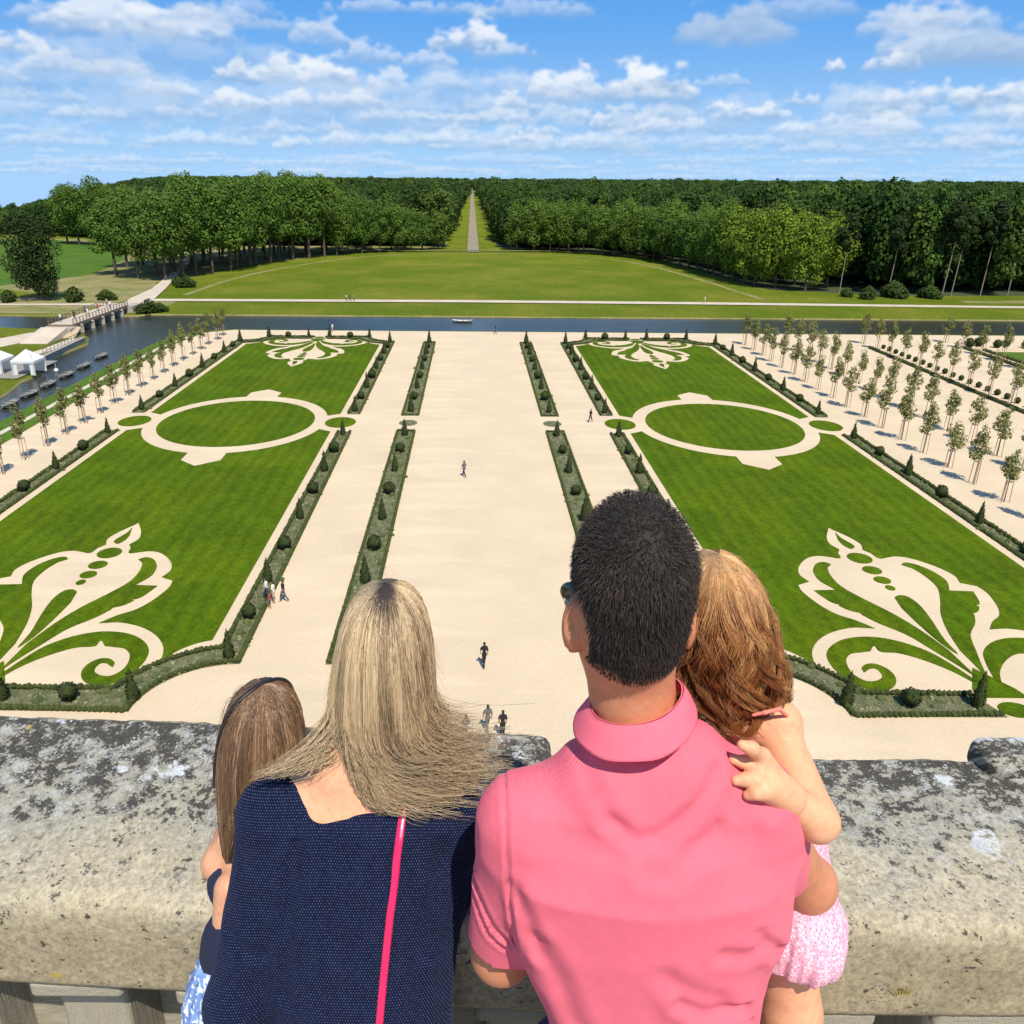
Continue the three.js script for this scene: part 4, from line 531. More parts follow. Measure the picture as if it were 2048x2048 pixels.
// ------------------------------------------------------------------ the castle roof: terrace, wing below it, parapet
const COPE = CAMH - 1.2, FLOOR = CAMH - 2.2;
const pinkCrack = [[1690, 1700], [1702, 1750], [1712, 1790], [1716, 1830], [1712, 1880], [1702, 1940], [1692, 2005]].map(([x, y]) => [x, y]);
function copingTex(seed, crack) {                                      // 2.6 m along, 0.9 m across the top and down the front
  return tex(2048, 1024, (u, v) => {
    const x = u * 2.6, s = v * 0.9;                                     // s = 0 at the back edge
    const n1 = fbm(x * 3.2 + 5, s * 4, seed, 5), n3 = vn(x * 150, s * 150, seed + 2), n4 = vn(x * 420, s * 420, seed + 3), n5 = n4, pit = vn(x * 70, s * 70, seed + 5), n6 = fbm(x * 9, s * 9, seed + 21, 4);
    const n7 = fbm(x * 34 + s * 30, s * 44 - x * 20, seed + 51, 6), n8 = fbm(x * 110, s * 110, seed + 61, 4), pale = fbm(x * 28, s * 28, seed + 71, 5), zone = s + (n1 - 0.5) * 0.34 + (n6 - 0.5) * 0.12;
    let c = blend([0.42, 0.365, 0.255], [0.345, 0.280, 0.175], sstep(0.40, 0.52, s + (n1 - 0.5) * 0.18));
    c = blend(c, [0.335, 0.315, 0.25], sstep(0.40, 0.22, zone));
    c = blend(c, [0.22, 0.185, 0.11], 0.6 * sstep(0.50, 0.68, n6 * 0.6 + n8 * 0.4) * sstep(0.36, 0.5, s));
    c = times(c, 0.62 + 0.40 * n3 + 0.42 * (n4 - 0.5) + 0.5 * (n8 - 0.5) + 0.16);
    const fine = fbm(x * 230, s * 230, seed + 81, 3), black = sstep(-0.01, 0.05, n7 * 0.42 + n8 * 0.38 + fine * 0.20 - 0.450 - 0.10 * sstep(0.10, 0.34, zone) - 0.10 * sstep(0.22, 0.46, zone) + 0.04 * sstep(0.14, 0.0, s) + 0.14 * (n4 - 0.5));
    c = blend(c, times([0.040, 0.035, 0.028], 0.4 + n4), black * 0.94);
    c = blend(c, times([0.50, 0.49, 0.45], 0.6 + 0.6 * n4), 0.75 * sstep(0.55, 0.66, pale * 0.5 + n8 * 0.3 + fine * 0.2 + 0.12 * (n4 - 0.5)) * sstep(0.44, 0.2, zone));
    c = blend(c, times([0.60, 0.62, 0.63], 0.7 + 0.5 * n4), 0.85 * sstep(0.70, 0.74, fbm(x * 6 + 3, s * 7, seed + 11, 5) + 0.16 * (n8 - 0.5)) * sstep(0.36, 0.2, s));
    c = blend(c, [0.04, 0.034, 0.025], 0.55 * sstep(0.77, 0.84, fbm(x * 62, s * 62, seed + 91, 3) + 0.12 * (n4 - 0.5)) * sstep(0.6, 0.3, zone));
    c = blend(c, [0.45, 0.29, 0.05], 0.7 * sstep(0.845, 0.87, fbm(x * 13, s * 13 + 9, seed + 41, 4)));
    if (crack) { const xc = 0.0, cx = 1.06 + 0.035 * Math.sin((s - 0.15) * 4.2) + 0.006 * (n5 - 0.5) * 4; c = blend(c, [0.07, 0.06, 0.04], 0.85 * sstep(0.006, 0.0025, Math.abs(x - cx)) * sstep(0.14, 0.22, s)); }
    return c;
  });
}
const copeBump = tex(1024, 1024, (u, v) => grey(0.5 * fbm(u * 60, v * 60, 7, 5, 60) + 0.5 * fbm(u * 14, v * 14, 17, 4, 14)), { srgb: false, repeat: [1, 0.35] });
function copingStone(name, backL, backR, frontL, frontR, high, seed, crack, parent) {   // corners in (x, ahead) at the level of its top
  const H = 0.215, prof = [[0, -H], [0, -0.05], [0.006, -0.022], [0.02, -0.006], [0.045, 0], [0.5, 0.0], [0.93, 0], [0.965, -0.004], [0.985, -0.014], [0.996, -0.032], [1, -0.06], [1, -H + 0.012], [0.99, -H], [0, -H]];
  const pts = []; for (let i = 1; i < prof.length; i++) { const a = prof[i - 1], b = prof[i], L = Math.hypot((b[0] - a[0]) * 0.46, b[1] - a[1]), n = Math.max(1, Math.round(L / 0.008)); for (let k = 0; k < n; k++) pts.push([mix(a[0], b[0], k / n), mix(a[1], b[1], k / n)]); } pts.push(prof[prof.length - 1]);
  const nx = Math.round((frontR[0] - frontL[0]) / 0.009), pos = [], uv = [], ix = [], m = pts.length; let s = 0; const ss = pts.map((p, j) => { if (j) s += Math.hypot((p[0] - pts[j - 1][0]) * 0.46, p[1] - pts[j - 1][1]); return s; }), s0 = ss[pts.findIndex((p) => p[0] > 0.03)];
  for (let i = 0; i <= nx; i++) for (let j = 0; j < m; j++) {
    const t = i / nx, q = pts[j], bx = mix(backL[0], backR[0], t), bf = mix(backL[1], backR[1], t), fx = mix(frontL[0], frontR[0], t), ff = mix(frontL[1], frontR[1], t);
    const edge = Math.min(t, 1 - t) * nx * 0.009, rnd = edge < 0.03 ? 0.03 - Math.sqrt(Math.max(0, 0.0009 - (0.03 - edge) ** 2)) : 0;
    const x = mix(bx, fx, q[0]), f = mix(bf, ff, q[0]), d = 0.008 * (fbm(x * 9, q[0] * 5 + q[1] * 11, seed, 4) - 0.5) + 0.004 * (fbm(x * 60, (q[0] * 0.46 - q[1]) * 60, seed + 4, 3) - 0.5);
    const back = q[0] < 0.03 ? 1 : 0, frnt = q[0] > 0.97 ? 1 : 0;
    pos.push(x, COPE + high + q[1] + d * (1 - back * 0.5) - rnd * (q[1] > -0.1 ? 0.7 : 0), -(f + back * (d + 0.012 * (fbm(x * 14, 3, seed + 6, 3) - 0.5) - rnd * 0.7) - frnt * d)); uv.push((x + 1.3) / 2.6, (ss[j] - s0) / 0.9);
    if (i && j) { const a = i * m + j; ix.push(a - m - 1, a - m, a - 1, a - 1, a - m, a); }
  }
  const g = new THREE.BufferGeometry(); g.setAttribute('position', new THREE.Float32BufferAttribute(pos, 3)); g.setAttribute('uv', new THREE.Float32BufferAttribute(uv, 2)); g.setIndex(ix); g.computeVertexNormals();
  return mesh(name, g, new THREE.MeshStandardMaterial({ map: copingTex(seed, crack), bumpMap: copeBump, bumpScale: 0.004, roughness: 0.93 }), parent);
}
const gh = (x, y) => G(x, y, COPE), ext = (a, b, X) => { const t = (X - a[0]) / (b[0] - a[0]); return [X, mix(a[1], b[1], t)]; };
const parapet = thing('stone_parapet', 'weathered stone parapet with grey lichen on its coping, in front of the family', 'parapet');
{
  const a0 = gh(0, 1424), a1 = gh(1098, 1464), f0 = gh(0, 1802), f1 = gh(420, 1830), xe = gh(1104, 1500)[0];
  const b0 = gh(1150, 1508), b1 = gh(2048, 1511), e0 = gh(1640, 1862), e1 = gh(2048, 1866);
  const fr = (X) => Math.min(ext(f0, f1, X)[1], 9), joinF = 1.055;
  copingStone('coping_stone', ext(a0, a1, -2.3), ext(a0, a1, xe), ext(f0, [xe, joinF], -2.3), [xe, joinF], 0.004, 600, false, parapet);
  copingStone('coping_stone', ext(b0, b1, xe + 0.006), ext(b0, b1, 2.5), [xe + 0.006, joinF + 0.004], ext([xe, joinF], e1, 2.5), 0, 620, true, parapet);
  const r0 = W(1963, 1500, 1.5)[0]; const rs = (x, y, z) => { const qx = Math.abs(x - r0 - 0.6) - 0.57, qy = Math.abs(y - COPE - 0.004) - 0.012, qz = Math.abs(z + 1.505) - 0.022; return Math.hypot(Math.max(qx, 0), Math.max(qy, 0), Math.max(qz, 0)) + Math.min(Math.max(qx, qy, qz), 0) - 0.03 + 0.004 * (vn3(x * 30, y * 30, z * 30, 7) - 0.5) + 0.002 * (vn3(x * 110, y * 110, z * 110, 9) - 0.5); }, up = nets(rs, [r0 - 0.03, COPE - 0.06, -1.58], [r0 + 1.25, COPE + 0.07, -1.43], 0.008, (x, y, z) => [x / 2.6, ((COPE + 0.05 - y) * 0.9 + (z + 1.57)) / 0.9]);
  mesh('raised_stone', up, new THREE.MeshStandardMaterial({ map: copingTex(600, false), bumpMap: copeBump, bumpScale: 0.004, roughness: 0.95 }), parapet);
  // blocks with sunk gaps under the coping, standing on a plinth
  const blockTex = tex(512, 512, (u, v) => { const n = fbm(u * 10, v * 10, 651, 5, 10), f = vn(u * 128, v * 128, 653, 128); return times(blend([0.43, 0.37, 0.25], [0.36, 0.34, 0.28], n), 0.7 + 0.35 * f + 0.2 * (n - 0.5)); }, { repeat: [1.5, 1.5] }), blockM = new THREE.MeshStandardMaterial({ map: blockTex, bumpMap: copeBump, bumpScale: 0.003, roughness: 0.95 });
  const front = (X) => X < xe ? mix(ext(f0, [xe, joinF], -2.3)[1], joinF, (X + 2.3) / (xe + 2.3)) : mix(joinF, ext([xe, joinF], e1, 2.5)[1], (X - xe) / (2.5 - xe));
  for (let X = -2.16; X < 2.45; X += 0.283) {
    const f = front(X), cgeo = new RoundedBoxGeometry(0.178, 0.042, 0.2, 3, 0.012); cgeo.translate(X, COPE - 0.215 - 0.0205, -(f + 0.112)); const b = mesh('baluster', cgeo, blockM, parapet);
const s = new RoundedBoxGeometry(0.135, 0.70, 0.15, 3, 0.014); s.translate(X, COPE - 0.258 - 0.35, -(f + 0.135)); mesh('shaft', s, blockM, b);
  }
  mesh('sunk_panel', box(4.9, 0.72, 0.1, 0.1, COPE - 0.576, -1.36, 0.02), blockM, parapet); mesh('plinth', box(4.9, 0.16, 0.5, 0.1, FLOOR - 0.06 + 0.08, -1.3, 0.02), blockM, parapet);
  const weed = thing('weed', 'small yellow flowering weed growing under the coping at right', 'plant', undefined, W(1797, 1985, 1.06)); const wm = std([0.45, 0.36, 0.03], 0.9); for (let k = 0; k < 6; k++) { const a = (k - 2.5) * 0.25; mesh('blade', bar([0, -0.02, 0], [Math.sin(a) * 0.035, 0.03 * Math.cos(a), 0.012], 0.0012, 4, 0.0006), wm, weed); }
}
const wallM = new THREE.MeshStandardMaterial({ map: stoneTex, color: new THREE.Color().setRGB(1, 0.97, 0.9), roughness: 0.95 });
setting('terrace_floor', box(8, 0.3, 5.2, 0, FLOOR - 0.15, 0.95), wallM);
tag(mesh('castle_wing', box(46, FLOOR - 0.32, 16, 0, (FLOOR - 0.32) / 2 + 0.01, 6.3), wallM), 'pale stone castle wing under the roof terrace', 'building');
// ------------------------------------------------------------------ the family at the parapet
const skinTex = tex(256, 256, (u, v) => { const n = fbm(u * 12, v * 12, 701, 5, 12), f = vn(u * 64, v * 64, 703, 64); const p = sstep(0.72, 0.86, vn(u * 90, v * 90, 709, 90)); return [0.82 + 0.22 * n - 0.02 * p, 0.75 + 0.30 * n + 0.08 * (f - 0.5) - 0.05 * p, 0.73 + 0.32 * n + 0.10 * (f - 0.5) - 0.06 * p]; }, { repeat: [9, 9] });
const skinOf = (rgb) => new THREE.MeshPhysicalMaterial({ map: skinTex, color: new THREE.Color().setRGB(...rgb), roughness: 0.52, specularIntensity: 0.5, sheen: 0.25, sheenRoughness: 0.5, sheenColor: new THREE.Color(1, 0.7, 0.6) });
function hit(sdf, px, py, t0 = 0.35) { const r = ray(px, py), l = Math.hypot(...r), d = r.map((q) => q / l); let t = t0; for (let i = 0; i < 200; i++) { const p = [d[0] * t, CAMH + d[1] * t, d[2] * t], s = sdf(...p); if (s < 0.0008) return p; t += s * 0.7; if (t > 4) break; } return null; }
function loft(rows, power = 2) {                                        // rows [py, left px, right px, metres ahead of the middle, half depth]
  const R_ = rows.map(([py, a, b, f, d]) => { const p = W(a, py, f), q = W(b, py, f); return { y: (p[1] + q[1]) / 2, x: (p[0] + q[0]) / 2, w: (q[0] - p[0]) / 2, z: -f, d }; });
  const top = R_[0].y, bot = R_[R_.length - 1].y;
  return (x, y, z) => { let i = 1; while (i < R_.length - 1 && y < R_[i].y) i++; const A = R_[i - 1], B = R_[i], t0 = clamp((A.y - y) / (A.y - B.y)), t = t0, w = mix(A.w, B.w, t), d = mix(A.d, B.d, t), dx = (x - mix(A.x, B.x, t)) / w, dz = (z - mix(A.z, B.z, t)) / d, k = Math.pow(Math.pow(Math.abs(dx), power) + Math.pow(Math.abs(dz), power), 1 / power), s = (k - 1) * Math.min(w, d) * 0.9; const yy = Math.max(y - top, bot - y); return yy > 0 ? Math.hypot(Math.max(0, s), yy) : Math.max(s, yy); };
}
function crease(px, f, amp, w) { const P = px.map(([x, y]) => W(x, y, f)); return (x, y, z) => { let best = 1e9; for (let i = 1; i < P.length; i++) { const a = P[i - 1], b = P[i], bx = b[0] - a[0], by = b[1] - a[1], t = clamp(((x - a[0]) * bx + (y - a[1]) * by) / (bx * bx + by * by)), d = Math.hypot(x - a[0] - bx * t, y - a[1] - by * t); if (d < best) best = d; } return best > w * 4 ? 0 : amp * (Math.exp(-best * best / (w * w)) - 0.55 * Math.exp(-((best - 1.6 * w) ** 2) / (w * w))); }; }
// hair: tapered strands laid over a lofted head of hair
function hairMesh(name, mat, parent) { const pos = [], nor = [], col = []; return { strand(pts, r0, r1, c0, c1 = c0) { const n = pts.length; let prev = null, pn = null, pc = null; for (let i = 0; i < n; i++) { const a = pts[Math.max(0, i - 1)], b = pts[Math.min(n - 1, i + 1)]; let tx = b[0] - a[0], ty = b[1] - a[1], tz = b[2] - a[2]; const l = Math.hypot(tx, ty, tz) || 1; tx /= l; ty /= l; tz /= l; let ux = tz, uy = 0.15, uz = -tx; const dt = ux * tx + uy * ty + uz * tz; ux -= dt * tx; uy -= dt * ty; uz -= dt * tz; const ul = Math.hypot(ux, uy, uz) || 1; ux /= ul; uy /= ul; uz /= ul; const vx = ty * uz - tz * uy, vy = tz * ux - tx * uz, vz = tx * uy - ty * ux, t = i / (n - 1), r = mix(r0, r1, t * t), ring = [], rn = []; for (let k = 0; k < 3; k++) { const an = k * 2.0944, c = Math.cos(an), s = Math.sin(an), dx = ux * c + vx * s, dy = uy * c + vy * s, dz = uz * c + vz * s; ring.push([pts[i][0] + dx * r, pts[i][1] + dy * r, pts[i][2] + dz * r]); rn.push([dx, dy, dz]); } const cc = typeof c0 === 'function' ? c0(t) : blend(c0, c1, t); if (prev) for (let k = 0; k < 3; k++) { const q = (k + 1) % 3; for (const [p, m, cl] of [[prev[k], pn[k], pc], [prev[q], pn[q], pc], [ring[k], rn[k], cc], [prev[q], pn[q], pc], [ring[q], rn[q], cc], [ring[k], rn[k], cc]]) { pos.push(p[0], p[1], p[2]); nor.push(m[0], m[1], m[2]); col.push(cl[0], cl[1], cl[2]); } } prev = ring; pn = rn; pc = cc; } }, done() { const g = new THREE.BufferGeometry(); g.setAttribute('position', new THREE.Float32BufferAttribute(pos, 3)); g.setAttribute('normal', new THREE.Float32BufferAttribute(nor, 3)); g.setAttribute('color', new THREE.Float32BufferAttribute(col, 3)); return mesh(name, g, mat, parent); } }; }
function hairShape(rows) { const R_ = rows.map(([py, a, b, f, d]) => { const p = W(a, py, f), q = W(b, py, f); return [(p[0] + q[0]) / 2, (p[1] + q[1]) / 2, -f, (q[0] - p[0]) / 2, d]; }); const C = (i, j) => R_[clamp(i, 0, R_.length - 1)][j]; const at = (s, j) => { const v = clamp(s) * (R_.length - 1), i = Math.min(R_.length - 2, Math.floor(v)), t = v - i, a = C(i - 1, j), b = C(i, j), c = C(i + 1, j), d = C(i + 2, j); return b + 0.5 * t * (c - a + t * (2 * a - 5 * b + 4 * c - d + t * (3 * (b - c) + d - a))); }; return (s, phi, out = 1) => [at(s, 0) + at(s, 3) * Math.sin(phi) * out, at(s, 1), at(s, 2) + at(s, 4) * Math.cos(phi) * out]; }
function hairBase(shape, mat, parent, k, a0 = -Math.PI, a1 = Math.PI, s1 = 1) { const ns = 40, na = 48, pos = [], ix = []; for (let i = 0; i <= ns; i++) for (let j = 0; j <= na; j++) { const a = mix(a0, a1, j / na), p = shape(i / ns * s1, a, i ? k * (1 + 0.02 * Math.sin(a * 23 + i * 0.2)) : 0); pos.push(...p); if (i && j) { const q = i * (na + 1) + j; ix.push(q - na - 2, q - 1, q - na - 1, q - na - 1, q - 1, q); } } const g = new THREE.BufferGeometry(); g.setAttribute('position', new THREE.Float32BufferAttribute(pos, 3)); g.setIndex(ix); g.computeVertexNormals(); return mesh('hair_under', g, mat, parent); }
const hairMat = () => new THREE.MeshPhysicalMaterial({ vertexColors: true, roughness: 0.42, specularIntensity: 0.8 });
function fingers(list, wrist, palm, palmR, r) { return [ell(palm, palmR), cap(wrist[0], wrist[1], palm, palmR[0] * 0.9), ...list.flatMap(([a, b, c]) => [cap(a, r * 1.08, b, r), cap(b, r, c, r * 0.8)])]; }
const lift = (p, dx, dy, dz) => [p[0] + dx, p[1] + dy, p[2] + dz];
function lowerBody(parent, hipX, hipF, hipY, half, trouserMat, shoeMat, legSkin, sc = 1) { // hips, legs, shoes down to the terrace
  const L = [-1, 1].flatMap((s) => [cap([hipX + s * half, hipY, -hipF], 0.085 * sc, [hipX + s * half, (hipY + FLOOR) / 2 + 0.03, -hipF - 0.02], 0.062 * sc), cap([hipX + s * half, (hipY + FLOOR) / 2 + 0.03, -hipF - 0.02], 0.062 * sc, [hipX + s * half, FLOOR + 0.1, -hipF + 0.01], 0.045 * sc)]);
  mesh('trousers', nets(union([...L, ell([hipX, hipY + 0.05, -hipF], [half + 0.085 * sc, 0.13 * sc, 0.11 * sc])], 0.05), [hipX - 0.3, FLOOR - 0.02, -hipF - 0.25], [hipX + 0.3, hipY + 0.3, -hipF + 0.25], 0.018), trouserMat, parent);
  for (const s of [-1, 1]) mesh('shoe', nets(smaxFloor(union([cap([hipX + s * half, FLOOR + 0.045, -hipF + 0.05], 0.042, [hipX + s * half, FLOOR + 0.035, -hipF - 0.14], 0.036), cap([hipX + s * half, FLOOR + 0.1, -hipF + 0.01], 0.045 * sc, [hipX + s * half, FLOOR + 0.04, -hipF + 0.02], 0.045)], 0.02)), [hipX + s * half - 0.09, FLOOR - 0.02, -hipF - 0.24], [hipX + s * half + 0.09, FLOOR + 0.2, -hipF + 0.16], 0.012), shoeMat, parent);
}
const smaxFloor = (f) => (x, y, z) => Math.max(f(x, y, z), FLOOR + 0.002 - y);
const denimTex = tex(256, 256, (u, v) => { const w = 0.5 + 0.5 * Math.sin((u + v) * 2 * Math.PI * 64), n = fbm(u * 12, v * 12, 711, 4, 12); return times([0.045, 0.075, 0.15], 0.7 + 0.3 * w + 0.4 * (n - 0.5)); }, { repeat: [6, 6] }), denimM = new THREE.MeshStandardMaterial({ map: denimTex, roughness: 0.9 });

// --- the man in the pink polo shirt
const man = thing('person', 'man seen from behind in a pink polo shirt with short dark hair', 'person');
const manSkin = skinOf([0.63, 0.262, 0.138]);
const mH = W(1262, 1165, 0.97);
const manShirt = (() => {
  const body = loft([[1590, 1060, 1500, 0.925, 0.07], [1630, 1010, 1560, 0.918, 0.095], [1700, 985, 1585, 0.905, 0.118], [1800, 1005, 1574, 0.895, 0.118], [1900, 1040, 1532, 0.88, 0.108], [2000, 1088, 1513, 0.865, 0.102], [2100, 1115, 1510, 0.85, 0.102], [2260, 1105, 1515, 0.84, 0.105]], 2.3);
  const parts = [cap(W(1200, 1592, 0.935), 0.058, W(1058, 1632, 0.92), 0.056), cap(W(1385, 1552, 0.94), 0.058, W(1500, 1588, 0.925), 0.056), cap(W(1285, 1610, 0.93), 0.07, W(1285, 1680, 0.91), 0.09), cap(W(1222, 1556, 0.930), 0.069, W(1345, 1538, 0.930), 0.069)];
  const slL = cap(W(1048, 1640, 0.915), 0.064, W(1010, 1868, 0.935), 0.056), slR = cap(W(1508, 1625, 0.92), 0.06, W(1552, 1722, 0.965), 0.054);
  const hemL = W(1010, 1874, 0.935), dirL = (() => { const a = W(1048, 1640, 0.915); const d = [hemL[0] - a[0], hemL[1] - a[1], hemL[2] - a[2]], l = Math.hypot(...d); return d.map((q) => q / l); })();
  const hemR = W(1555, 1730, 0.97), dirR = (() => { const a = W(1508, 1625, 0.92); const d = [hemR[0] - a[0], hemR[1] - a[1], hemR[2] - a[2]], l = Math.hypot(...d); return d.map((q) => q / l); })();
  const cut = (s, h, d) => (x, y, z) => Math.max(s(x, y, z), (x - h[0]) * d[0] + (y - h[1]) * d[1] + (z - h[2]) * d[2]);
  const sL = cut(slL, hemL, dirL), sR = cut(slR, hemR, dirR);
  const cr = [crease([[1235, 1702], [1285, 1723], [1335, 1719], [1417, 1673], [1467, 1632]], 0.8, 0.0042, 0.011), crease([[1297, 1760], [1355, 1765], [1417, 1740], [1455, 1719]], 0.8, 0.0040, 0.013), crease([[1350, 1975], [1400, 1998], [1480, 2004]], 0.8, 0.006, 0.011), crease([[1365, 2032], [1430, 2040], [1492, 2036]], 0.8, 0.007, 0.008), crease([[1325, 1925], [1370, 1955], [1440, 1985]], 0.8, 0.004, 0.016), crease([[1085, 1905], [1120, 1960], [1150, 2030]], 0.8, 0.004, 0.016), crease([[1010, 1575], [1013, 1700], [1018, 1800], [1030, 1890]], 0.85, 0.0035, 0.0035), crease([[1495, 1810], [1530, 1850], [1545, 1870]], 0.85, 0.004, 0.01), crease([[1180, 1600], [1200, 1660], [1245, 1700]], 0.8, 0.0025, 0.014), crease([[950, 1800], [985, 1850], [1018, 1872]], 0.88, 0.004, 0.006), crease([[946, 1825], [975, 1872], [1010, 1890]], 0.88, 0.004, 0.005), crease([[1465, 1500], [1500, 1580], [1560, 1640]], 0.85, 0.003, 0.012), crease([[1030, 1800], [1060, 1850], [1075, 1900]], 0.82, 0.003, 0.012), crease([[1440, 1895], [1480, 1905], [1515, 1900]], 0.8, 0.004, 0.012)];
  return (x, y, z) => { let d = smin(body(x, y, z), parts[0](x, y, z), 0.05); d = smin(d, parts[1](x, y, z), 0.05); d = smin(d, parts[2](x, y, z), 0.06); d = smin(d, parts[3](x, y, z), 0.05); d = smin(d, sL(x, y, z), 0.018); d = smin(d, sR(x, y, z), 0.03); if (d < 0.03) { for (const c of cr) d += c(x, y, z); d += 0.0022 * (vn3(x * 18, y * 12, z * 18, 5) - 0.5) + 0.0012 * (vn3(x * 60, y * 24, z * 60, 8) - 0.5); } return d; };
})();
const neckHole = ell(W(1276, 1440, 0.948), [0.062, 0.05, 0.06]);
const polo = (x, y, z) => smax(manShirt(x, y, z), -neckHole(x, y, z), 0.012);
const manArmL = [W(1040, 1640, 0.915), W(1003, 1905, 0.945)], armLhand = [0.16, COPE + 0.045, -1.36], manElbowR = W(1612, 1765, 0.985);
const manBody = union([ell(mH, [0.0670, 0.109, 0.094]), ell(W(1262, 1252, 0.962), [0.0640, 0.078, 0.0765]), ell(lift(mH, -0.012, -0.075, -0.045), [0.058, 0.055, 0.062]), ell(lift(mH, -0.02, -0.02, -0.105), [0.014, 0.024, 0.02]), ell(lift(mH, -0.02, 0.012, -0.085), [0.05, 0.014, 0.018]), ell(lift(mH, -0.02, -0.058, -0.098), [0.024, 0.01, 0.012]), cap(W(1258, 1320, 0.97), 0.060, W(1278, 1540, 0.95), 0.058), cap(manArmL[0], 0.05, manArmL[1], 0.042), cap(manArmL[1], 0.042, [0.10, COPE + 0.05, -1.25], 0.03), ell(W(1285, 1690, 0.935), [0.12, 0.06, 0.06]),
  cap(W(1515, 1640, 0.925), 0.05, manElbowR, 0.040), cap(manElbowR, 0.040, W(1500, 1840, 1.09), 0.030), cap(W(1530, 1650, 0.93), 0.036, W(1350, 1680, 0.94), 0.045), cap(W(1040, 1650, 0.92), 0.036, W(1200, 1690, 0.94), 0.045), cap(W(1290, 1720, 0.915), 0.08, W(1300, 2150, 0.85), 0.085)], 0.03);
const smaxEar = (a, b) => (x, y, z) => smax(a(x, y, z), -b(x, y, z), 0.004);
const earL = smaxEar(ell(W(1149, 1250, 0.958), [0.0175, 0.043, 0.017]), ell(W(1143, 1247, 0.938), [0.009, 0.026, 0.012])), earR = ell(W(1376, 1250, 0.985), [0.0105, 0.039, 0.020]);
const manHandL = union(fingers([0, 1, 2, 3].map((k) => { const a = [0.115 + k * 0.017, COPE + 0.03, -1.30], b = [0.12 + k * 0.018, COPE + 0.026, -1.35], c = [0.12 + k * 0.018, COPE + 0.018, -1.38 + 0.008 * Math.abs(k - 1.5)]; return [a, b, c]; }).concat([[[0.10, COPE + 0.025, -1.25], [0.085, COPE + 0.02, -1.28], [0.085, COPE + 0.016, -1.31]]]), [[0.10, COPE + 0.05, -1.22], 0.027], [0.135, COPE + 0.03, -1.27], [0.032, 0.015, 0.04], 0.0085), 0.008);
const manAll = (x, y, z) => smin(smin(smin(manBody(x, y, z), earL(x, y, z), 0.004), earR(x, y, z), 0.006), manHandL(x, y, z), 0.01);
mesh('body', nets(manAll, [-0.12, CAMH - 1.40, -1.42], [0.62, CAMH - 0.33, -0.72], 0.0075), manSkin, man);
const piqueTex = tex(128, 128, (u, v) => { const a = Math.sin(u * 2 * Math.PI * 16), b = Math.sin(v * 2 * Math.PI * 16); return grey(0.5 + 0.3 * a * b + 0.1 * (h2(u * 128 | 0, v * 128 | 0, 3) - 0.5)); }, { srgb: false, repeat: [22, 22] });
const pinkTex = tex(256, 256, (u, v) => { const n = fbm(u * 10, v * 10, 721, 4, 10), f = h2(u * 256 | 0, v * 256 | 0, 4); const q = 0.5 + 0.5 * Math.sin(u * 2 * Math.PI * 52) * Math.sin(v * 2 * Math.PI * 52); return times([0.84, 0.165, 0.222], 0.86 + 0.14 * n + 0.07 * f + 0.07 * q); }, { repeat: [8, 8] });
const pinkM = new THREE.MeshPhysicalMaterial({ map: pinkTex, bumpMap: piqueTex, bumpScale: 0.0016, roughness: 0.9, specularIntensity: 0.25, sheen: 0.35, sheenRoughness: 0.6, sheenColor: new THREE.Color(1, 0.55, 0.65) });
mesh('polo_shirt', nets(polo, [-0.06, CAMH - 1.33, -1.10], [0.60, CAMH - 0.60, -0.70], 0.0062), pinkM, man);
{ // turned-down collar, higher on the right, standing clear of the shirt
  const na = 60, nv = 10, pos = [], uv = [], ix = [], T = W(1272, 1392, 0.945), B = W(1268, 1438, 0.938);
  for (let side = 0; side < 2; side++) for (let i = 0; i <= na; i++) for (let j = 0; j <= nv; j++) {
    const a = mix(-2.75, 2.75, i / na), t = j / nv, tilt = 0.017 * Math.sin(a) * (1 + 0.3 * Math.max(0, Math.sin(a))) - 0.004 * t * Math.cos(a), out = side ? 0 : 0.0026 + 0.0005 * Math.sin(a * 5), flare = Math.pow(t, 0.75), rx = mix(0.0585, 0.0795, flare) + out, rz = mix(0.0585, 0.0810, flare) + out;
    const roll = 0, y = mix(T[1], B[1], t) + tilt + roll + 0.010 * (1 - Math.cos(a)) * -0.3 + 0.0012 * Math.sin(a * 7 + t * 3) * t;
    pos.push(mix(T[0], B[0], t) + rx * Math.sin(a), y, mix(T[2], B[2], t) + rz * Math.cos(a)); uv.push(a * 0.08, t * 0.05);
    if (i && j) { const n = nv + 1, q = side * (na + 1) * n + i * n + j; side ? ix.push(q - n - 1, q - n, q - 1, q - 1, q - n, q) : ix.push(q - n - 1, q - 1, q - n, q - 1, q, q - n); }
  }
  const n = nv + 1, o2 = (na + 1) * n; for (let i = 1; i <= na; i++) for (const j of [0, nv]) { const a = (i - 1) * n + j, b = i * n + j; ix.push(a, b, a + o2, b, b + o2, a + o2); }
  const g = new THREE.BufferGeometry(); g.setAttribute('position', new THREE.Float32BufferAttribute(pos, 3)); g.setAttribute('uv', new THREE.Float32BufferAttribute(uv, 2)); g.setIndex(ix); g.computeVertexNormals(); mesh('collar', g, new THREE.MeshPhysicalMaterial({ map: pinkTex, bumpMap: piqueTex, bumpScale: 0.0005, roughness: 0.88, specularIntensity: 0.25, side: THREE.DoubleSide }), man);
}
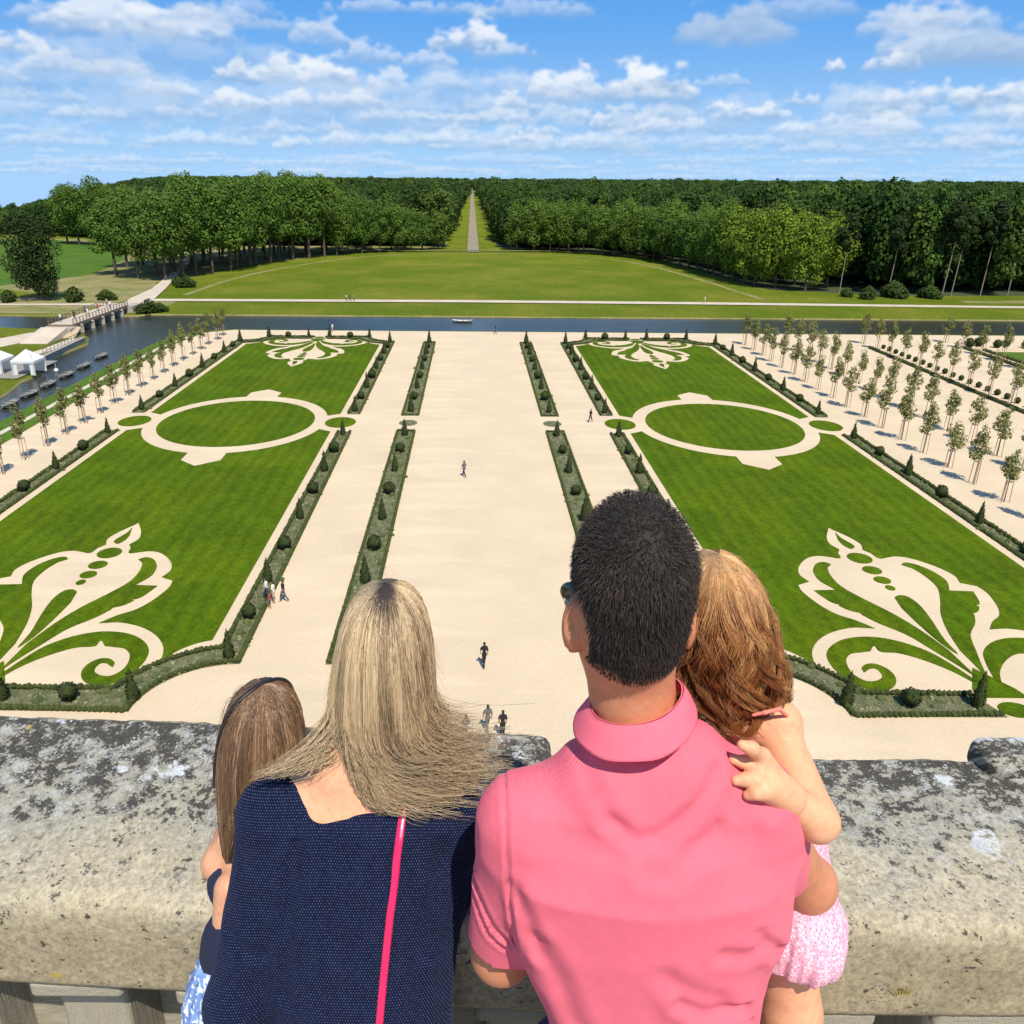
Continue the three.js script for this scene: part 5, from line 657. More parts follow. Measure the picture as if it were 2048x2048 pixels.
{ // cropped dark hair
  const earCut = union([ell(W(1148, 1262, 0.945), [0.021, 0.062, 0.052]), ell(W(1382, 1262, 0.945), [0.018, 0.055, 0.05])], 0.002), rad = [0.0705, 0.113, 0.0975], lowC = W(1262, 1250, 0.962), cap0 = union([ell(mH, rad), ell(lift(mH, 0.002, 0.026, 0.004), [0.0690, 0.083, 0.093]), ell(lowC, [0.0670, 0.080, 0.0800])], 0.03), line = (x, y, z) => { const bz = (z - mH[2]) / 0.1, bx = (x - mH[0] - 0.012) / 0.08; const back = -0.128 + 0.030 * Math.abs(bx) + 0.004 * Math.sin(bx * 9); return mH[1] + mix(0.045, back, sstep(-0.75, 0.40, bz)) + 0.032 * sstep(0.30, -0.1, bz) + 0.006 * (vn3(x * 160, y * 160, z * 160, 6) - 0.5); };
  mesh('hair_under', nets((x, y, z) => smax(smax(cap0(x, y, z) + 0.001, (line(x, y, z) + 0.006 - y) * 0.8, 0.014), -earCut(x, y, z), 0.006), [mH[0] - 0.1, mH[1] - 0.2, mH[2] - 0.13], [mH[0] + 0.1, mH[1] + 0.14, mH[2] + 0.13], 0.006), std([0.017, 0.013, 0.011], 0.8), man);
  const H = hairMesh('hair', hairMat(), man), r = rng(731), ctr = [mH[0], mH[1] - 0.03, mH[2] + 0.01];
  for (let i = 0; i < 27000; i++) { const y = 1 - 1.97 * r(), q = Math.sqrt(Math.max(0, 1 - y * y)), a = r() * 6.2832, n = [q * Math.sin(a), y, q * Math.cos(a)]; if (n[2] < -0.3 && y < 0.5) continue; let t = 0.17, p; for (let k = 0; k < 14; k++) { p = [ctr[0] + n[0] * t, ctr[1] + n[1] * t, ctr[2] + n[2] * t]; const d = cap0(...p); if (Math.abs(d) < 0.0006) break; t -= d * 0.9; } const up = p[1] - line(...p); if (up < -0.003 - 0.024 * r() * r() || earCut(...p) < 0) continue; const fade = sstep(-0.01, 0.10, up), L = (0.003 + 0.0065 * fade) * (0.5 + 0.9 * r()), dn = 0.95 - 0.75 * sstep(0.4, 0.95, y), sw = 0.35 * Math.sin(a * 2 + 1), d = [n[0] * 0.55 + (r() - 0.5) * 0.7 + sw * n[2] * (1 - Math.abs(y)), n[1] * 0.5 - dn + (r() - 0.5) * 0.4, n[2] * 0.55 + (r() - 0.5) * 0.5]; const l = Math.hypot(...d), k = 0.6 + 0.8 * r(), g = r() < 0.08 ? 2.6 : 1; const c = [0.042 * k * g, 0.029 * k * g, 0.021 * k * g]; H.strand([p, [p[0] + d[0] / l * L * 0.55, p[1] + d[1] / l * L * 0.55, p[2] + d[2] / l * L * 0.55], [p[0] + d[0] / l * L * 0.9, p[1] + d[1] / l * L * 0.9 - L * 0.25, p[2] + d[2] / l * L * 0.9]], 0.00048, 0.00012, c); }
  H.done();
}
lowerBody(man, 0.235, 0.83, CAMH - 1.30, 0.075, denimM, std([0.05, 0.04, 0.035], 0.7), manSkin);
{ const g = thing('sunglasses', 'dark wraparound sunglasses worn by the man, seen at his left temple', 'sunglasses', undefined, [0, 0, 0]), m = new THREE.MeshPhysicalMaterial({ color: new THREE.Color().setRGB(0.01, 0.01, 0.012), roughness: 0.15, clearcoat: 1 });
  const rc = (pts, r) => new THREE.TubeGeometry(new THREE.CatmullRomCurve3(pts.map((p) => new THREE.Vector3(...p))), 16, r, 7);
  mesh('temple_arm', rc([W(1143, 1222, 0.97), W(1135, 1208, 0.985), W(1132, 1200, 1.02), W(1136, 1194, 1.05)], 0.0036), m, g); mesh('temple_arm', rc([W(1379, 1228, 0.972), W(1384, 1212, 0.985), W(1384, 1204, 1.02), W(1376, 1198, 1.05)], 0.0036), m, g);
  for (const s of [-1, 1]) { const e = new THREE.SphereGeometry(1, 18, 12), c = W(s < 0 ? 1158 : 1342, 1194, 1.062); e.scale(0.034, 0.022, 0.010); e.rotateY(s * 0.75); e.translate(...c); mesh('lens', e, m, g); } mesh('bridge', rc([lift(mH, -0.02, 0.002, -0.11), lift(mH, -0.006, 0.005, -0.114), lift(mH, 0.008, 0.002, -0.11)], 0.003), m, g); }

// --- the woman in the navy knit
const woman = thing('person', 'woman with long blonde hair in a navy knitted jumper', 'person');
const wSkin = skinOf([0.76, 0.40, 0.235]), wH = W(768, 1312, 1.2);
const knitTex = tex(256, 256, (u, v) => { const a = u * 32, b = v * 32, row = Math.floor(b), cx = (a + (row % 2) * 0.5) % 1 - 0.5, cy = b % 1 - 0.5, d = Math.hypot(cx * 1.1, cy), n = fbm(u * 8, v * 8, 741, 3, 8), j = h2(Math.floor(a + (row % 2) * 0.5) % 32, row, 7); const dot = sstep(0.30, 0.12, d) * (0.35 + 0.9 * j); return blend(times([0.0065, 0.010, 0.034], 0.7 + 0.6 * n), [0.135, 0.17, 0.29], dot * 0.62); }, { repeat: [1 / 0.142, 1 / 0.142] });
const knitBump = tex(256, 256, (u, v) => { const a = u * 32, b = v * 32, row = Math.floor(b), cx = (a + (row % 2) * 0.5) % 1 - 0.5, cy = b % 1 - 0.5; return grey(sstep(0.55, 0.1, Math.hypot(cx, cy))); }, { srgb: false, repeat: [1 / 0.142, 1 / 0.142] });
const knitM = new THREE.MeshPhysicalMaterial({ map: knitTex, bumpMap: knitBump, bumpScale: 0.0015, roughness: 0.95, specularIntensity: 0.2, sheen: 0.3, sheenRoughness: 0.7, sheenColor: new THREE.Color(0.2, 0.25, 0.45) });
const wBack = loft([[1578, 545, 915, 1.13, 0.06], [1605, 512, 938, 1.12, 0.085], [1700, 500, 944, 1.10, 0.105], [1800, 505, 930, 1.075, 0.112], [1900, 530, 912, 1.045, 0.112], [2000, 550, 905, 1.015, 0.112], [2150, 552, 906, 0.98, 0.118], [2300, 545, 910, 0.96, 0.12]], 2.3);
const wArmL = [W(552, 1632, 1.105), W(474, 2010, 0.985), W(600, 1880, 1.24)], wArmR = [W(893, 1632, 1.11), W(884, 1790, 1.13), W(840, 1700, 1.35)];
const wCr = [crease([[556, 1830], [549, 1900], [548, 1980], [553, 2060]], 0.9, 0.007, 0.012), crease([[700, 1700], [760, 1760], [800, 1840]], 0.95, 0.003, 0.016), crease([[880, 1800], [860, 1880], [850, 1960]], 0.93, 0.004, 0.014), crease([[600, 1720], [640, 1800], [660, 1900]], 0.95, 0.003, 0.02), crease([[440, 1940], [470, 1960], [510, 1965]], 0.93, 0.004, 0.012)];
const wParts = [cap(wArmL[0], 0.056, wArmL[1], 0.05), cap(wArmL[1], 0.05, wArmL[2], 0.042), cap(wArmR[0], 0.05, wArmR[1], 0.046), cap(wArmR[1], 0.046, wArmR[2], 0.04), cap(W(600, 1602, 1.13), 0.052, W(545, 1618, 1.115), 0.052), cap(W(840, 1602, 1.13), 0.05, W(900, 1612, 1.12), 0.05)];
const wNeck = ell(W(668, 1470, 1.09), [0.10, 0.052, 0.12]);
const jumper = (x, y, z) => { let d = wBack(x, y, z); for (let i = 4; i < 6; i++) d = smin(d, wParts[i](x, y, z), 0.04); d = smin(d, smin(wParts[0](x, y, z), wParts[1](x, y, z), 0.03), 0.022); d = smin(d, smin(wParts[2](x, y, z), wParts[3](x, y, z), 0.03), 0.03); if (d < 0.03) { for (const c of wCr) d += c(x, y, z); d += 0.0022 * (vn3(x * 14, y * 11, z * 14, 15) - 0.5); } return smax(d, -wNeck(x, y, z), 0.01); };
mesh('jumper', nets(jumper, [-0.62, CAMH - 1.60, -1.45], [0.06, CAMH - 0.86, -0.80], 0.0068, (x, y, z) => [x, 0.86 * y - 0.5 * z]), knitM, woman);
mesh('body', nets(union([ell(wH, [0.066, 0.098, 0.084]), ell(lift(wH, 0.0, -0.07, -0.04), [0.05, 0.05, 0.06]), ell(lift(wH, 0, -0.02, -0.098), [0.012, 0.022, 0.018]), ell(lift(wH, 0, 0.012, -0.08), [0.045, 0.012, 0.016]), cap(W(755, 1420, 1.19), 0.052, W(690, 1560, 1.135), 0.058), cap(W(600, 1592, 1.13), 0.046, W(780, 1590, 1.13), 0.05), ell(W(680, 1620, 1.12), [0.12, 0.06, 0.07]), cap(W(600, 1610, 1.12), 0.04, wArmL[0], 0.04), cap(W(800, 1610, 1.12), 0.04, wArmR[0], 0.038), cap(wArmL[0], 0.04, wArmL[1], 0.036), cap(wArmL[1], 0.036, wArmL[2], 0.03), cap(wArmR[0], 0.038, wArmR[1], 0.034), cap(wArmR[1], 0.034, wArmR[2], 0.03), cap(wArmL[2], 0.03, lift(wArmL[2], 0.06, -0.01, -0.1), 0.024), cap(wArmR[2], 0.03, lift(wArmR[2], -0.04, -0.02, -0.1), 0.024), ...fingers([0, 1, 2, 3].map((k) => { const o = lift(wArmL[2], 0.05 + k * 0.015, -0.015, -0.13); return [o, lift(o, 0.005, -0.01, -0.03), lift(o, 0.005, -0.02, -0.055)]; }).concat([[lift(wArmL[2], 0.045, -0.01, -0.09), lift(wArmL[2], 0.03, -0.015, -0.115), lift(wArmL[2], 0.03, -0.02, -0.135)]]), [lift(wArmL[2], 0.06, -0.01, -0.09), 0.022], lift(wArmL[2], 0.07, -0.01, -0.115), [0.028, 0.013, 0.032], 0.0075)], 0.02), [-0.62, CAMH - 1.5, -1.62], [0.1, CAMH - 0.58, -0.9], 0.009), wSkin, woman);
mesh('under_sleeve', nets(union([cap(W(932, 1600, 1.15), 0.034, W(958, 1700, 1.19), 0.034), cap(W(958, 1700, 1.19), 0.034, W(930, 1680, 1.38), 0.03)], 0.02), [-0.1, CAMH - 1.25, -1.46], [0.12, CAMH - 0.85, -1.0], 0.008), std([0.20, 0.22, 0.42], 0.95), woman);
const wRows = [[1167, 768, 782, 1.225, 0.004], [1173, 745, 802, 1.222, 0.03], [1185, 722, 823, 1.22, 0.055], [1212, 700, 844, 1.213, 0.08], [1260, 682, 858, 1.205, 0.098], [1320, 670, 865, 1.20, 0.106], [1390, 661, 869, 1.19, 0.102], [1450, 664, 872, 1.175, 0.092], [1500, 680, 876, 1.155, 0.082], [1545, 698, 884, 1.14, 0.076]];
{
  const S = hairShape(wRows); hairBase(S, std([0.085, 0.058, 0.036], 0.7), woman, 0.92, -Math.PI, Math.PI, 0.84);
  const H = hairMesh('hair', hairMat(), woman), r = rng(751), light = [0.74, 0.565, 0.345], midc = [0.47, 0.335, 0.190], dark = [0.16, 0.102, 0.056], root = [0.060, 0.042, 0.034];
  const nc = 190, clumps = []; for (let i = 0; i < nc; i++) clumps.push([mix(-2.3, 2.3, (i + r()) / nc), r(), r() * 6.28, r()]);
  for (let i = 0; i < 10500; i++) {
    const c = clumps[(r() * nc) | 0], a0 = c[0] + (r() - 0.5) * 0.30, s0 = 0.24 * Math.pow(r(), 2.5), rr = r(), s1 = 0.66 + 0.20 * r(), tailed = r() < 0.42, out = 0.955 + 0.06 * r() + (r() < 0.03 ? 0.03 : 0), pts = [], n = 8, ph = c[2];
    for (let k = 0; k <= n; k++) { const t = k / n, s = mix(s0, s1, t), a = mix(a0, c[0], 0.72 * t) + 0.09 * Math.sin(s * 7 + ph) * t + 0.16 * t * t; pts.push(S(k ? s : Math.min(s, s0), a, (out + (c[3] - 0.5) * 0.035 * t + 0.016 * Math.sin(s * 8 + ph)) * (k === 0 && s0 < 0.05 ? rr : 1))); }
    const e = pts[n], x = Math.sin(a0), back = Math.cos(a0) > -0.3, d0 = [e[0] - pts[n - 1][0], e[1] - pts[n - 1][1], e[2] - pts[n - 1][2]];
    if (back && x > -0.86 && !tailed) { const q = 0.01 + 0.02 * r(); for (let k = 1; k <= 2; k++) { const t = k / 2; pts.push([e[0] + d0[0] * t + q * t * t, e[1] + d0[1] * t * 0.8, e[2] + 0.003 * t]); } }
    else if (back && x > -0.86) { const L = (0.025 + 0.115 * c[3] * r() + 0.025 * r()) * (0.7 + 0.5 * (x + 1) / 2), D = 0.036 + 0.024 * c[1] + 0.010 * r() - 0.006 * x, lastp = 5; for (let k = 1; k <= lastp; k++) { const t = k / lastp; pts.push([e[0] + d0[0] * t + L * t * t * (1.5 - 0.5 * t) + 0.004 * Math.sin(ph + t * 5), e[1] - D * (1 - (1 - t) * (1 - t)) + 0.016 * t * t * Math.sin(ph * 2), e[2] + 0.022 * Math.sin(t * 2.2) + 0.006 * Math.sin(ph + 2 * t)]); } }
    else if (back && r() < 0.13) { const E = W(495 + 150 * r() * c[3], 1545 + 20 * r() * c[1] + 6 * r(), 1.065 + 0.02 * r()), q = 0.4 + 0.6 * Math.sqrt(r()); for (let k = 1; k <= 7; k++) { const t = k / 7 * q, u2 = Math.pow(t, 1.55), v2 = t * (1.35 - 0.35 * t); pts.push([mix(e[0], E[0], u2), mix(e[1], E[1], v2) + 0.007 * Math.sin(ph + 3.5 * t) * t * (1 - 0.4 * t), mix(e[2], E[2], v2)]); } }
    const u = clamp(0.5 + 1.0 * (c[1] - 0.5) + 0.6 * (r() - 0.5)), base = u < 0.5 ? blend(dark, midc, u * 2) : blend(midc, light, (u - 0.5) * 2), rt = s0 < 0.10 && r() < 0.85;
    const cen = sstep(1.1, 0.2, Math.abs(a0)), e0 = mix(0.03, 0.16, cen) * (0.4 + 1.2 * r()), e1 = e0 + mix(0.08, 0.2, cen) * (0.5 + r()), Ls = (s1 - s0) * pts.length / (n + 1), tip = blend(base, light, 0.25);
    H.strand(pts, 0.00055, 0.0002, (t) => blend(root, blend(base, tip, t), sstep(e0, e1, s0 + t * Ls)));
  }
  for (let i = 0; i < 420; i++) { const a = (r() - 0.5) * 3.6, s = 0.12 + 0.65 * r(), p = S(s, a, 0.99), sd = Math.sign(Math.sin(a)) || 1, L = 0.02 + 0.06 * r(), pts = []; for (let k = 0; k <= 7; k++) { const t = k / 7; pts.push(lift(p, sd * L * (0.10 * t + 0.35 * t * t), -L * (1.2 * t + 0.2 * t * t), 0.008 * t)); } H.strand(pts, 0.00026, 0.00014, midc, light); }
  { const a = W(668, 1400, 1.12), b = W(640, 1440, 1.1), c = W(615, 1458, 1.1); for (let k = 0; k < 4; k++) H.strand([a, lift(b, 0.002 * k, 0.002 * k, 0), lift(c, 0.001 * k, -0.002 * k, 0)], 0.0004, 0.0002, midc); }
  H.done();
}
{ // narrow pink strap of a shoulder bag
  const bag = thing('shoulder_bag', 'narrow shiny pink bag strap running down the back of the navy jumper', 'bag'), pos = [], uv = [], ix = [], n = 46; let cnt = 0, ok = [];
  for (let i = 0; i <= n; i++) { const t = i / n, py = mix(1578, 2120, t), px = 813 - 60 * t - 5 * Math.sin(t * 3), wd = mix(7.5, 7.0, t); const p = hit(jumper, px, py, 0.6); if (!p) continue; const e = 0.004, nn = [jumper(p[0] + e, p[1], p[2]) - jumper(p[0] - e, p[1], p[2]), jumper(p[0], p[1] + e, p[2]) - jumper(p[0], p[1] - e, p[2]), jumper(p[0], p[1], p[2] + e) - jumper(p[0], p[1], p[2] - e)], l = Math.hypot(...nn); ok.push([p.map((q, j) => q + nn[j] / l * 0.005), nn.map((q) => q / l), wd * 0.00086]); }
  ok.forEach(([p, m, w], i) => { const d = [m[2], 0, -m[0]], l = Math.hypot(...d) || 1; for (const [s, o] of [[-1, 0], [-0.6, 0.0022], [0.6, 0.0022], [1, 0]]) { pos.push(p[0] + d[0] / l * w * s + m[0] * o, p[1] + m[1] * o, p[2] + d[2] / l * w * s + m[2] * o); uv.push(s, i); } if (i) for (let k = 0; k < 3; k++) { const q = i * 4 + k; ix.push(q - 4, q, q - 3, q - 3, q, q + 1); } });
  const g = new THREE.BufferGeometry(); g.setAttribute('position', new THREE.Float32BufferAttribute(pos, 3)); g.setAttribute('uv', new THREE.Float32BufferAttribute(uv, 2)); g.setIndex(ix); g.computeVertexNormals(); const m = new THREE.MeshPhysicalMaterial({ color: new THREE.Color().setRGB(0.62, 0.012, 0.10), roughness: 0.28, clearcoat: 0.5, side: THREE.DoubleSide }); mesh('strap', g, m, bag);
  const pouch = new RoundedBoxGeometry(0.16, 0.13, 0.05, 4, 0.02); pouch.translate(-0.36, CAMH - 1.62, -0.88); mesh('pouch', pouch, m, bag);
}
lowerBody(woman, -0.24, 0.95, CAMH - 1.62, 0.07, denimM, std([0.3, 0.28, 0.25], 0.7), wSkin);

// --- the girl on the left with a dark hair band
const girl = thing('person', 'girl with long brown hair and dark hair band beside the woman', 'person'), gSkin = skinOf([0.70, 0.37, 0.22]), gH = W(523, 1488, 1.22);
const navyM = std([0.012, 0.016, 0.045], 0.95), skyTex = tex(256, 256, (u, v) => { const n = vn(u * 40, v * 40, 761, 40), f = fbm(u * 12, v * 12, 763, 4, 12); return n > 0.68 ? [0.75, 0.8, 0.85] : times([0.20, 0.32, 0.62], 0.7 + 0.5 * f); }, { repeat: [5, 5] }), skirtM = new THREE.MeshStandardMaterial({ map: skyTex, roughness: 0.9 });
{
  const el = W(437, 1728, 1.175), sh = W(474, 1662, 1.21);
  mesh('body', nets(union([ell(gH, [0.068, 0.094, 0.083]), ell(lift(gH, 0, -0.06, -0.035), [0.045, 0.045, 0.052]), ell(lift(gH, 0, -0.015, -0.088), [0.01, 0.018, 0.015]), cap(lift(gH, 0, -0.08, 0), 0.036, W(515, 1680, 1.2), 0.042), cap(W(480, 1680, 1.2), 0.045, W(545, 1685, 1.2), 0.045), cap(sh, 0.033, el, 0.029), cap(el, 0.029, [-0.40, COPE + 0.05, -1.38], 0.022), cap(W(458, 1775, 1.11), 0.026, W(454, 1905, 1.08), 0.03), cap(W(510, 1700, 1.19), 0.06, W(500, 1950, 1.06), 0.06), ...fingers([0, 1, 2, 3].map((k) => { const o = [-0.415 + k * 0.012, COPE + 0.03, -1.42]; return [o, lift(o, 0, -0.006, -0.022), lift(o, 0, -0.014, -0.038)]; }).concat([[[-0.375, COPE + 0.03, -1.40], [-0.362, COPE + 0.026, -1.42], [-0.358, COPE + 0.02, -1.435]]]), [[-0.40, COPE + 0.045, -1.38], 0.018], [-0.397, COPE + 0.03, -1.405], [0.022, 0.011, 0.024], 0.006)], 0.016), [-0.62, CAMH - 1.5, -1.5], [-0.25, CAMH - 0.78, -0.98], 0.0075), gSkin, girl);
  mesh('navy_top', nets(union([cap(W(500, 1730, 1.19), 0.068, W(485, 1900, 1.09), 0.075), ell(W(452, 1762, 1.15), [0.03, 0.028, 0.04])], 0.02), [-0.62, CAMH - 1.5, -1.4], [-0.25, CAMH - 0.98, -0.95], 0.009), navyM, girl);
  const fold = (f) => (x, y, z) => f(x, y, z) + 0.006 * Math.sin(Math.atan2(z + 1.05, x + 0.45) * 14);
  mesh('skirt', nets(fold(union([ell(W(470, 2040, 1.06), [0.088, 0.16, 0.085]), cap(W(478, 1930, 1.08), 0.06, W(470, 2120, 1.05), 0.085)], 0.04)), [-0.62, CAMH - 1.85, -1.25], [-0.26, CAMH - 1.18, -0.88], 0.01), skirtM, girl);
  const legs = [-1, 1].flatMap((s) => [cap([-0.44 + s * 0.045, CAMH - 1.7, -1.03], 0.045, [-0.44 + s * 0.045, FLOOR + 0.05, -1.0], 0.03)]); mesh('leggings', nets(union(legs, 0.02), [-0.56, FLOOR, -1.12], [-0.32, CAMH - 1.6, -0.9], 0.015), navyM, girl); for (const s of [-1, 1]) mesh('shoe', nets(smaxFloor(cap([-0.44 + s * 0.045, FLOOR + 0.03, -0.98], 0.033, [-0.44 + s * 0.045, FLOOR + 0.028, -1.12], 0.028)), [-0.55, FLOOR - 0.02, -1.2], [-0.33, FLOOR + 0.1, -0.9], 0.01), std([0.5, 0.5, 0.5], 0.7), girl);
  const rows = [[1367, 518, 530, 1.24, 0.004], [1372, 503, 546, 1.238, 0.025], [1382, 483, 567, 1.235, 0.048], [1405, 462, 588, 1.23, 0.07], [1450, 446, 603, 1.225, 0.088], [1510, 438, 610, 1.22, 0.094], [1570, 439, 606, 1.215, 0.09], [1620, 442, 575, 1.205, 0.08], [1670, 446, 525, 1.195, 0.06], [1705, 452, 500, 1.185, 0.045]], S = hairShape(rows); hairBase(S, std([0.05, 0.028, 0.016], 0.7), girl, 0.92, -Math.PI, Math.PI, 0.86);
  const H = hairMesh('hair', hairMat(), girl), r = rng(771), nc = 120, cl = []; for (let i = 0; i < nc; i++) cl.push([mix(-2.4, 2.4, (i + r()) / nc), r(), r() * 6.28]);
  for (let i = 0; i < 6200; i++) { const c = cl[(r() * nc) | 0], a0 = c[0] + (r() - 0.5) * 0.35, s0 = 0.28 * Math.pow(r(), 2.3), rr = r(), s1 = Math.sin(a0) > 0.3 ? 0.74 + 0.1 * r() : 0.74 + 0.26 * r(), out = 0.95 + 0.07 * r(), pts = []; for (let k = 0; k <= 8; k++) { const t = k / 8, s = mix(s0, s1, t); pts.push(S(s, mix(a0, c[0], 0.7 * t) + 0.10 * Math.sin(s * 8 + c[2]) * t - 0.08 * t * t, (out + 0.018 * Math.sin(s * 10 + c[2])) * (k === 0 && s0 < 0.05 ? rr : 1))); } const u = clamp(0.45 + 0.8 * (c[1] - 0.5) + 0.5 * (r() - 0.5)), b = u < 0.6 ? blend([0.075, 0.040, 0.021], [0.23, 0.13, 0.070], u / 0.6) : blend([0.23, 0.13, 0.070], [0.52, 0.34, 0.21], (u - 0.6) / 0.4); H.strand(pts, 0.00055, 0.00022, b); }
  for (let i = 0; i < 200; i++) { const a = (r() - 0.62) * 3.4, s = 0.05 + 0.75 * r(), p = S(s, a, 0.99), sd = Math.sign(Math.sin(a)) || 1, L = 0.015 + 0.04 * r(), pts = []; for (let k = 0; k <= 7; k++) { const t = k / 7; pts.push(lift(p, sd * L * (0.7 * t - 0.1 * t * t), L * (0.5 * t - 1.5 * t * t), 0.008 * t)); } H.strand(pts, 0.00026, 0.00014, [0.16, 0.10, 0.06]); }
  H.done();
  const band = []; for (let k = 0; k <= 10; k++) { const t = k / 10; band.push(new THREE.Vector3(...S(mix(0.62, 0.03, t), mix(-1.15, -0.75, t * t), 1.025))); } for (let k = 0; k <= 6; k++) { const t = k / 6; band.push(new THREE.Vector3(...S(mix(0.03, 0.5, t), mix(2.3, 2.5, t), 1.02))); }
  const bg = new THREE.TubeGeometry(new THREE.CatmullRomCurve3(band), 80, 0.0046, 8); mesh('hair_band', bg, new THREE.MeshStandardMaterial({ color: new THREE.Color().setRGB(0.012, 0.009, 0.009), roughness: 0.5 }), girl);
}

// --- the small child on the man's arm
const child = thing('person', 'small child with wavy auburn hair held by the man, arm over his shoulder', 'person'), cSkin = skinOf([0.80, 0.415, 0.235]), cH = W(1452, 1268, 1.11);
{
  const hp = hit(polo, 1515, 1545, 0.4) ?? W(1515, 1545, 0.86), hf = -hp[2] - 0.012, Q = (x, y, f) => W(x, y, f ?? hf);
  const elb = Q(1634, 1642, 0.90), wr = Q(1568, 1590, hf + 0.006), sh = Q(1556, 1446, 1.03), onS = (x, y, up = 0.006) => { const p = hit(polo, x, y, 0.4); return p ? W(x, y, -p[2] - up) : W(x, y, hf); };
  const fing = [[[1524, 1512], [1503, 1497], [1484, 1490]], [[1516, 1536], [1490, 1525], [1467, 1519]], [[1517, 1562], [1493, 1559], [1472, 1561]], [[1530, 1584], [1511, 1585], [1496, 1590]]].map((f) => f.map(([x, y], i) => { const p = onS(x, y, [0.011, 0.011, 0.004][i]); return -p[2] > hf + 0.012 ? W(x, y, hf + 0.012) : p; }));
  const thumb = [[1545, 1572], [1530, 1575], [1520, 1577]].map(([x, y], i) => onS(x, y, [0.004, -0.008, -0.012][i])), palm = onS(1546, 1556, 0.013);
  const back = union(fing.map((q) => cap(wr, 0.0195, q[0], 0.0118)).concat([cap(wr, 0.018, thumb[0], 0.011)]), 0.014), digits = fing.concat([thumb]).map(([a, b, c]) => union([cap(a, 0.0104, b, 0.0092), cap(b, 0.0092, c, 0.0070)], 0.006));
  const hand = (x, y, z) => { let d = back(x, y, z); let e = 1e9; for (const q of digits) e = Math.min(e, q(x, y, z)); return smin(d, e, 0.005); };
  const arm = union([cap(elb, 0.0285, wr, 0.0205), cap(elb, 0.029, lift(sh, 0, -0.02, 0.01), 0.033), cap(sh, 0.036, lift(sh, -0.05, -0.01, -0.02), 0.04)], 0.010);
  const rest = union([ell(cH, [0.072, 0.088, 0.083]), ell(lift(cH, -0.01, -0.05, -0.035), [0.05, 0.045, 0.05]), ell(lift(cH, -0.01, -0.015, -0.085), [0.009, 0.014, 0.014]), cap(lift(cH, 0, -0.07, 0), 0.033, Q(1490, 1470, 1.07), 0.038), cap(Q(1570, 1905, 0.985), 0.052, Q(1580, 2020, 0.965), 0.047), cap(Q(1580, 2020, 0.965), 0.047, Q(1590, 2170, 1.0), 0.035), cap(Q(1590, 2170, 1.0), 0.034, Q(1585, 2420, 0.95), 0.026), cap(Q(1585, 2430, 0.95), 0.026, Q(1585, 2440, 1.03), 0.02), cap(Q(1480, 1480, 1.07), 0.03, Q(1400, 1560, 1.1), 0.026), cap(Q(1540, 1560, 1.06), 0.07, Q(1570, 1880, 1.0), 0.06)], 0.02);
  const all = (x, y, z) => smin(smin(arm(x, y, z), rest(x, y, z), 0.012), hand(x, y, z), 0.008);
  mesh('body', nets((x, y, z) => smin(arm(x, y, z), rest(x, y, z), 0.012), [0.22, CAMH - 1.75, -1.24], [0.60, CAMH - 0.38, -0.80], 0.0068), cSkin, child);
  const hb = [[wr, palm, ...fing.flat(), ...thumb.length ? thumb : []]].flat(), lo = [0, 1, 2].map((j) => Math.min(...hb.map((p) => p[j])) - 0.026), hi = [0, 1, 2].map((j) => Math.max(...hb.map((p) => p[j])) + 0.026);
  mesh('hand', nets((x, y, z) => smin(hand(x, y, z), cap(wr, 0.0205, [mix(wr[0], elb[0], 0.2), mix(wr[1], elb[1], 0.2), mix(wr[2], elb[2], 0.2)], 0.022)(x, y, z), 0.008), lo, hi, 0.0024), cSkin, child);
  const dotTex = tex(512, 512, (u, v) => { const n = fbm(u * 14, v * 14, 781, 4, 14), c = times([0.90, 0.42, 0.52], 0.85 + 0.25 * n), a = u * 44, b = v * 44, k = h2(Math.floor(a), Math.floor(b), 9), k2 = h2(Math.floor(a), Math.floor(b), 19), d = Math.hypot(a % 1 - 0.3 - 0.4 * k2, b % 1 - 0.3 - 0.4 * ((k2 * 7) % 1)); return k > 0.62 && d < 0.2 ? [0.16, 0.10, 0.20] : k < 0.42 && d < 0.3 ? [0.85, 0.78, 0.82] : c; }, { repeat: [5.5, 5.5] });
  const dressM = new THREE.MeshStandardMaterial({ map: dotTex, roughness: 0.92 }), dc = Q(1600, 1862, 0.985);
  const ruff = (f, k) => (x, y, z) => { const a = Math.atan2(z - dc[2], x - dc[0]); return f(x, y, z) + k * (Math.sin(a * 13 + y * 20) * 0.6 + Math.sin(a * 29 + 1) * 0.4) * sstep(dc[1] + 0.09, dc[1] - 0.03, y) + 0.006 * (vn3(x * 40, y * 40, z * 40, 3) - 0.5); };
  const skirt = ruff(union([ell(lift(dc, 0.0, 0.0, 0), [0.066, 0.075, 0.085]), cap(lift(dc, 0.028, 0.03, -0.01), 0.034, lift(dc, 0.03, -0.035, -0.01), 0.044), cap(lift(dc, -0.035, -0.02, 0.02), 0.04, lift(dc, -0.045, -0.04, 0.02), 0.04)], 0.03), 0.004), hemY = Q(1590, 1926, 0.95)[1];
  mesh('dress', nets((x, y, z) => smax(skirt(x, y, z), hemY - y + 0.003 * Math.sin(x * 130), 0.006), [dc[0] - 0.15, dc[1] - 0.12, dc[2] - 0.13], [dc[0] + 0.12, dc[1] + 0.11, dc[2] + 0.13], 0.0052), dressM, child);
  mesh('bodice', nets(union([cap(Q(1530, 1500, 1.065), 0.062, Q(1585, 1800, 1.01), 0.07), ell(Q(1560, 1650, 1.04), [0.066, 0.1, 0.066])], 0.02), [0.2, CAMH - 1.3, -1.2], [0.6, CAMH - 0.6, -0.85], 0.009), dressM, child);
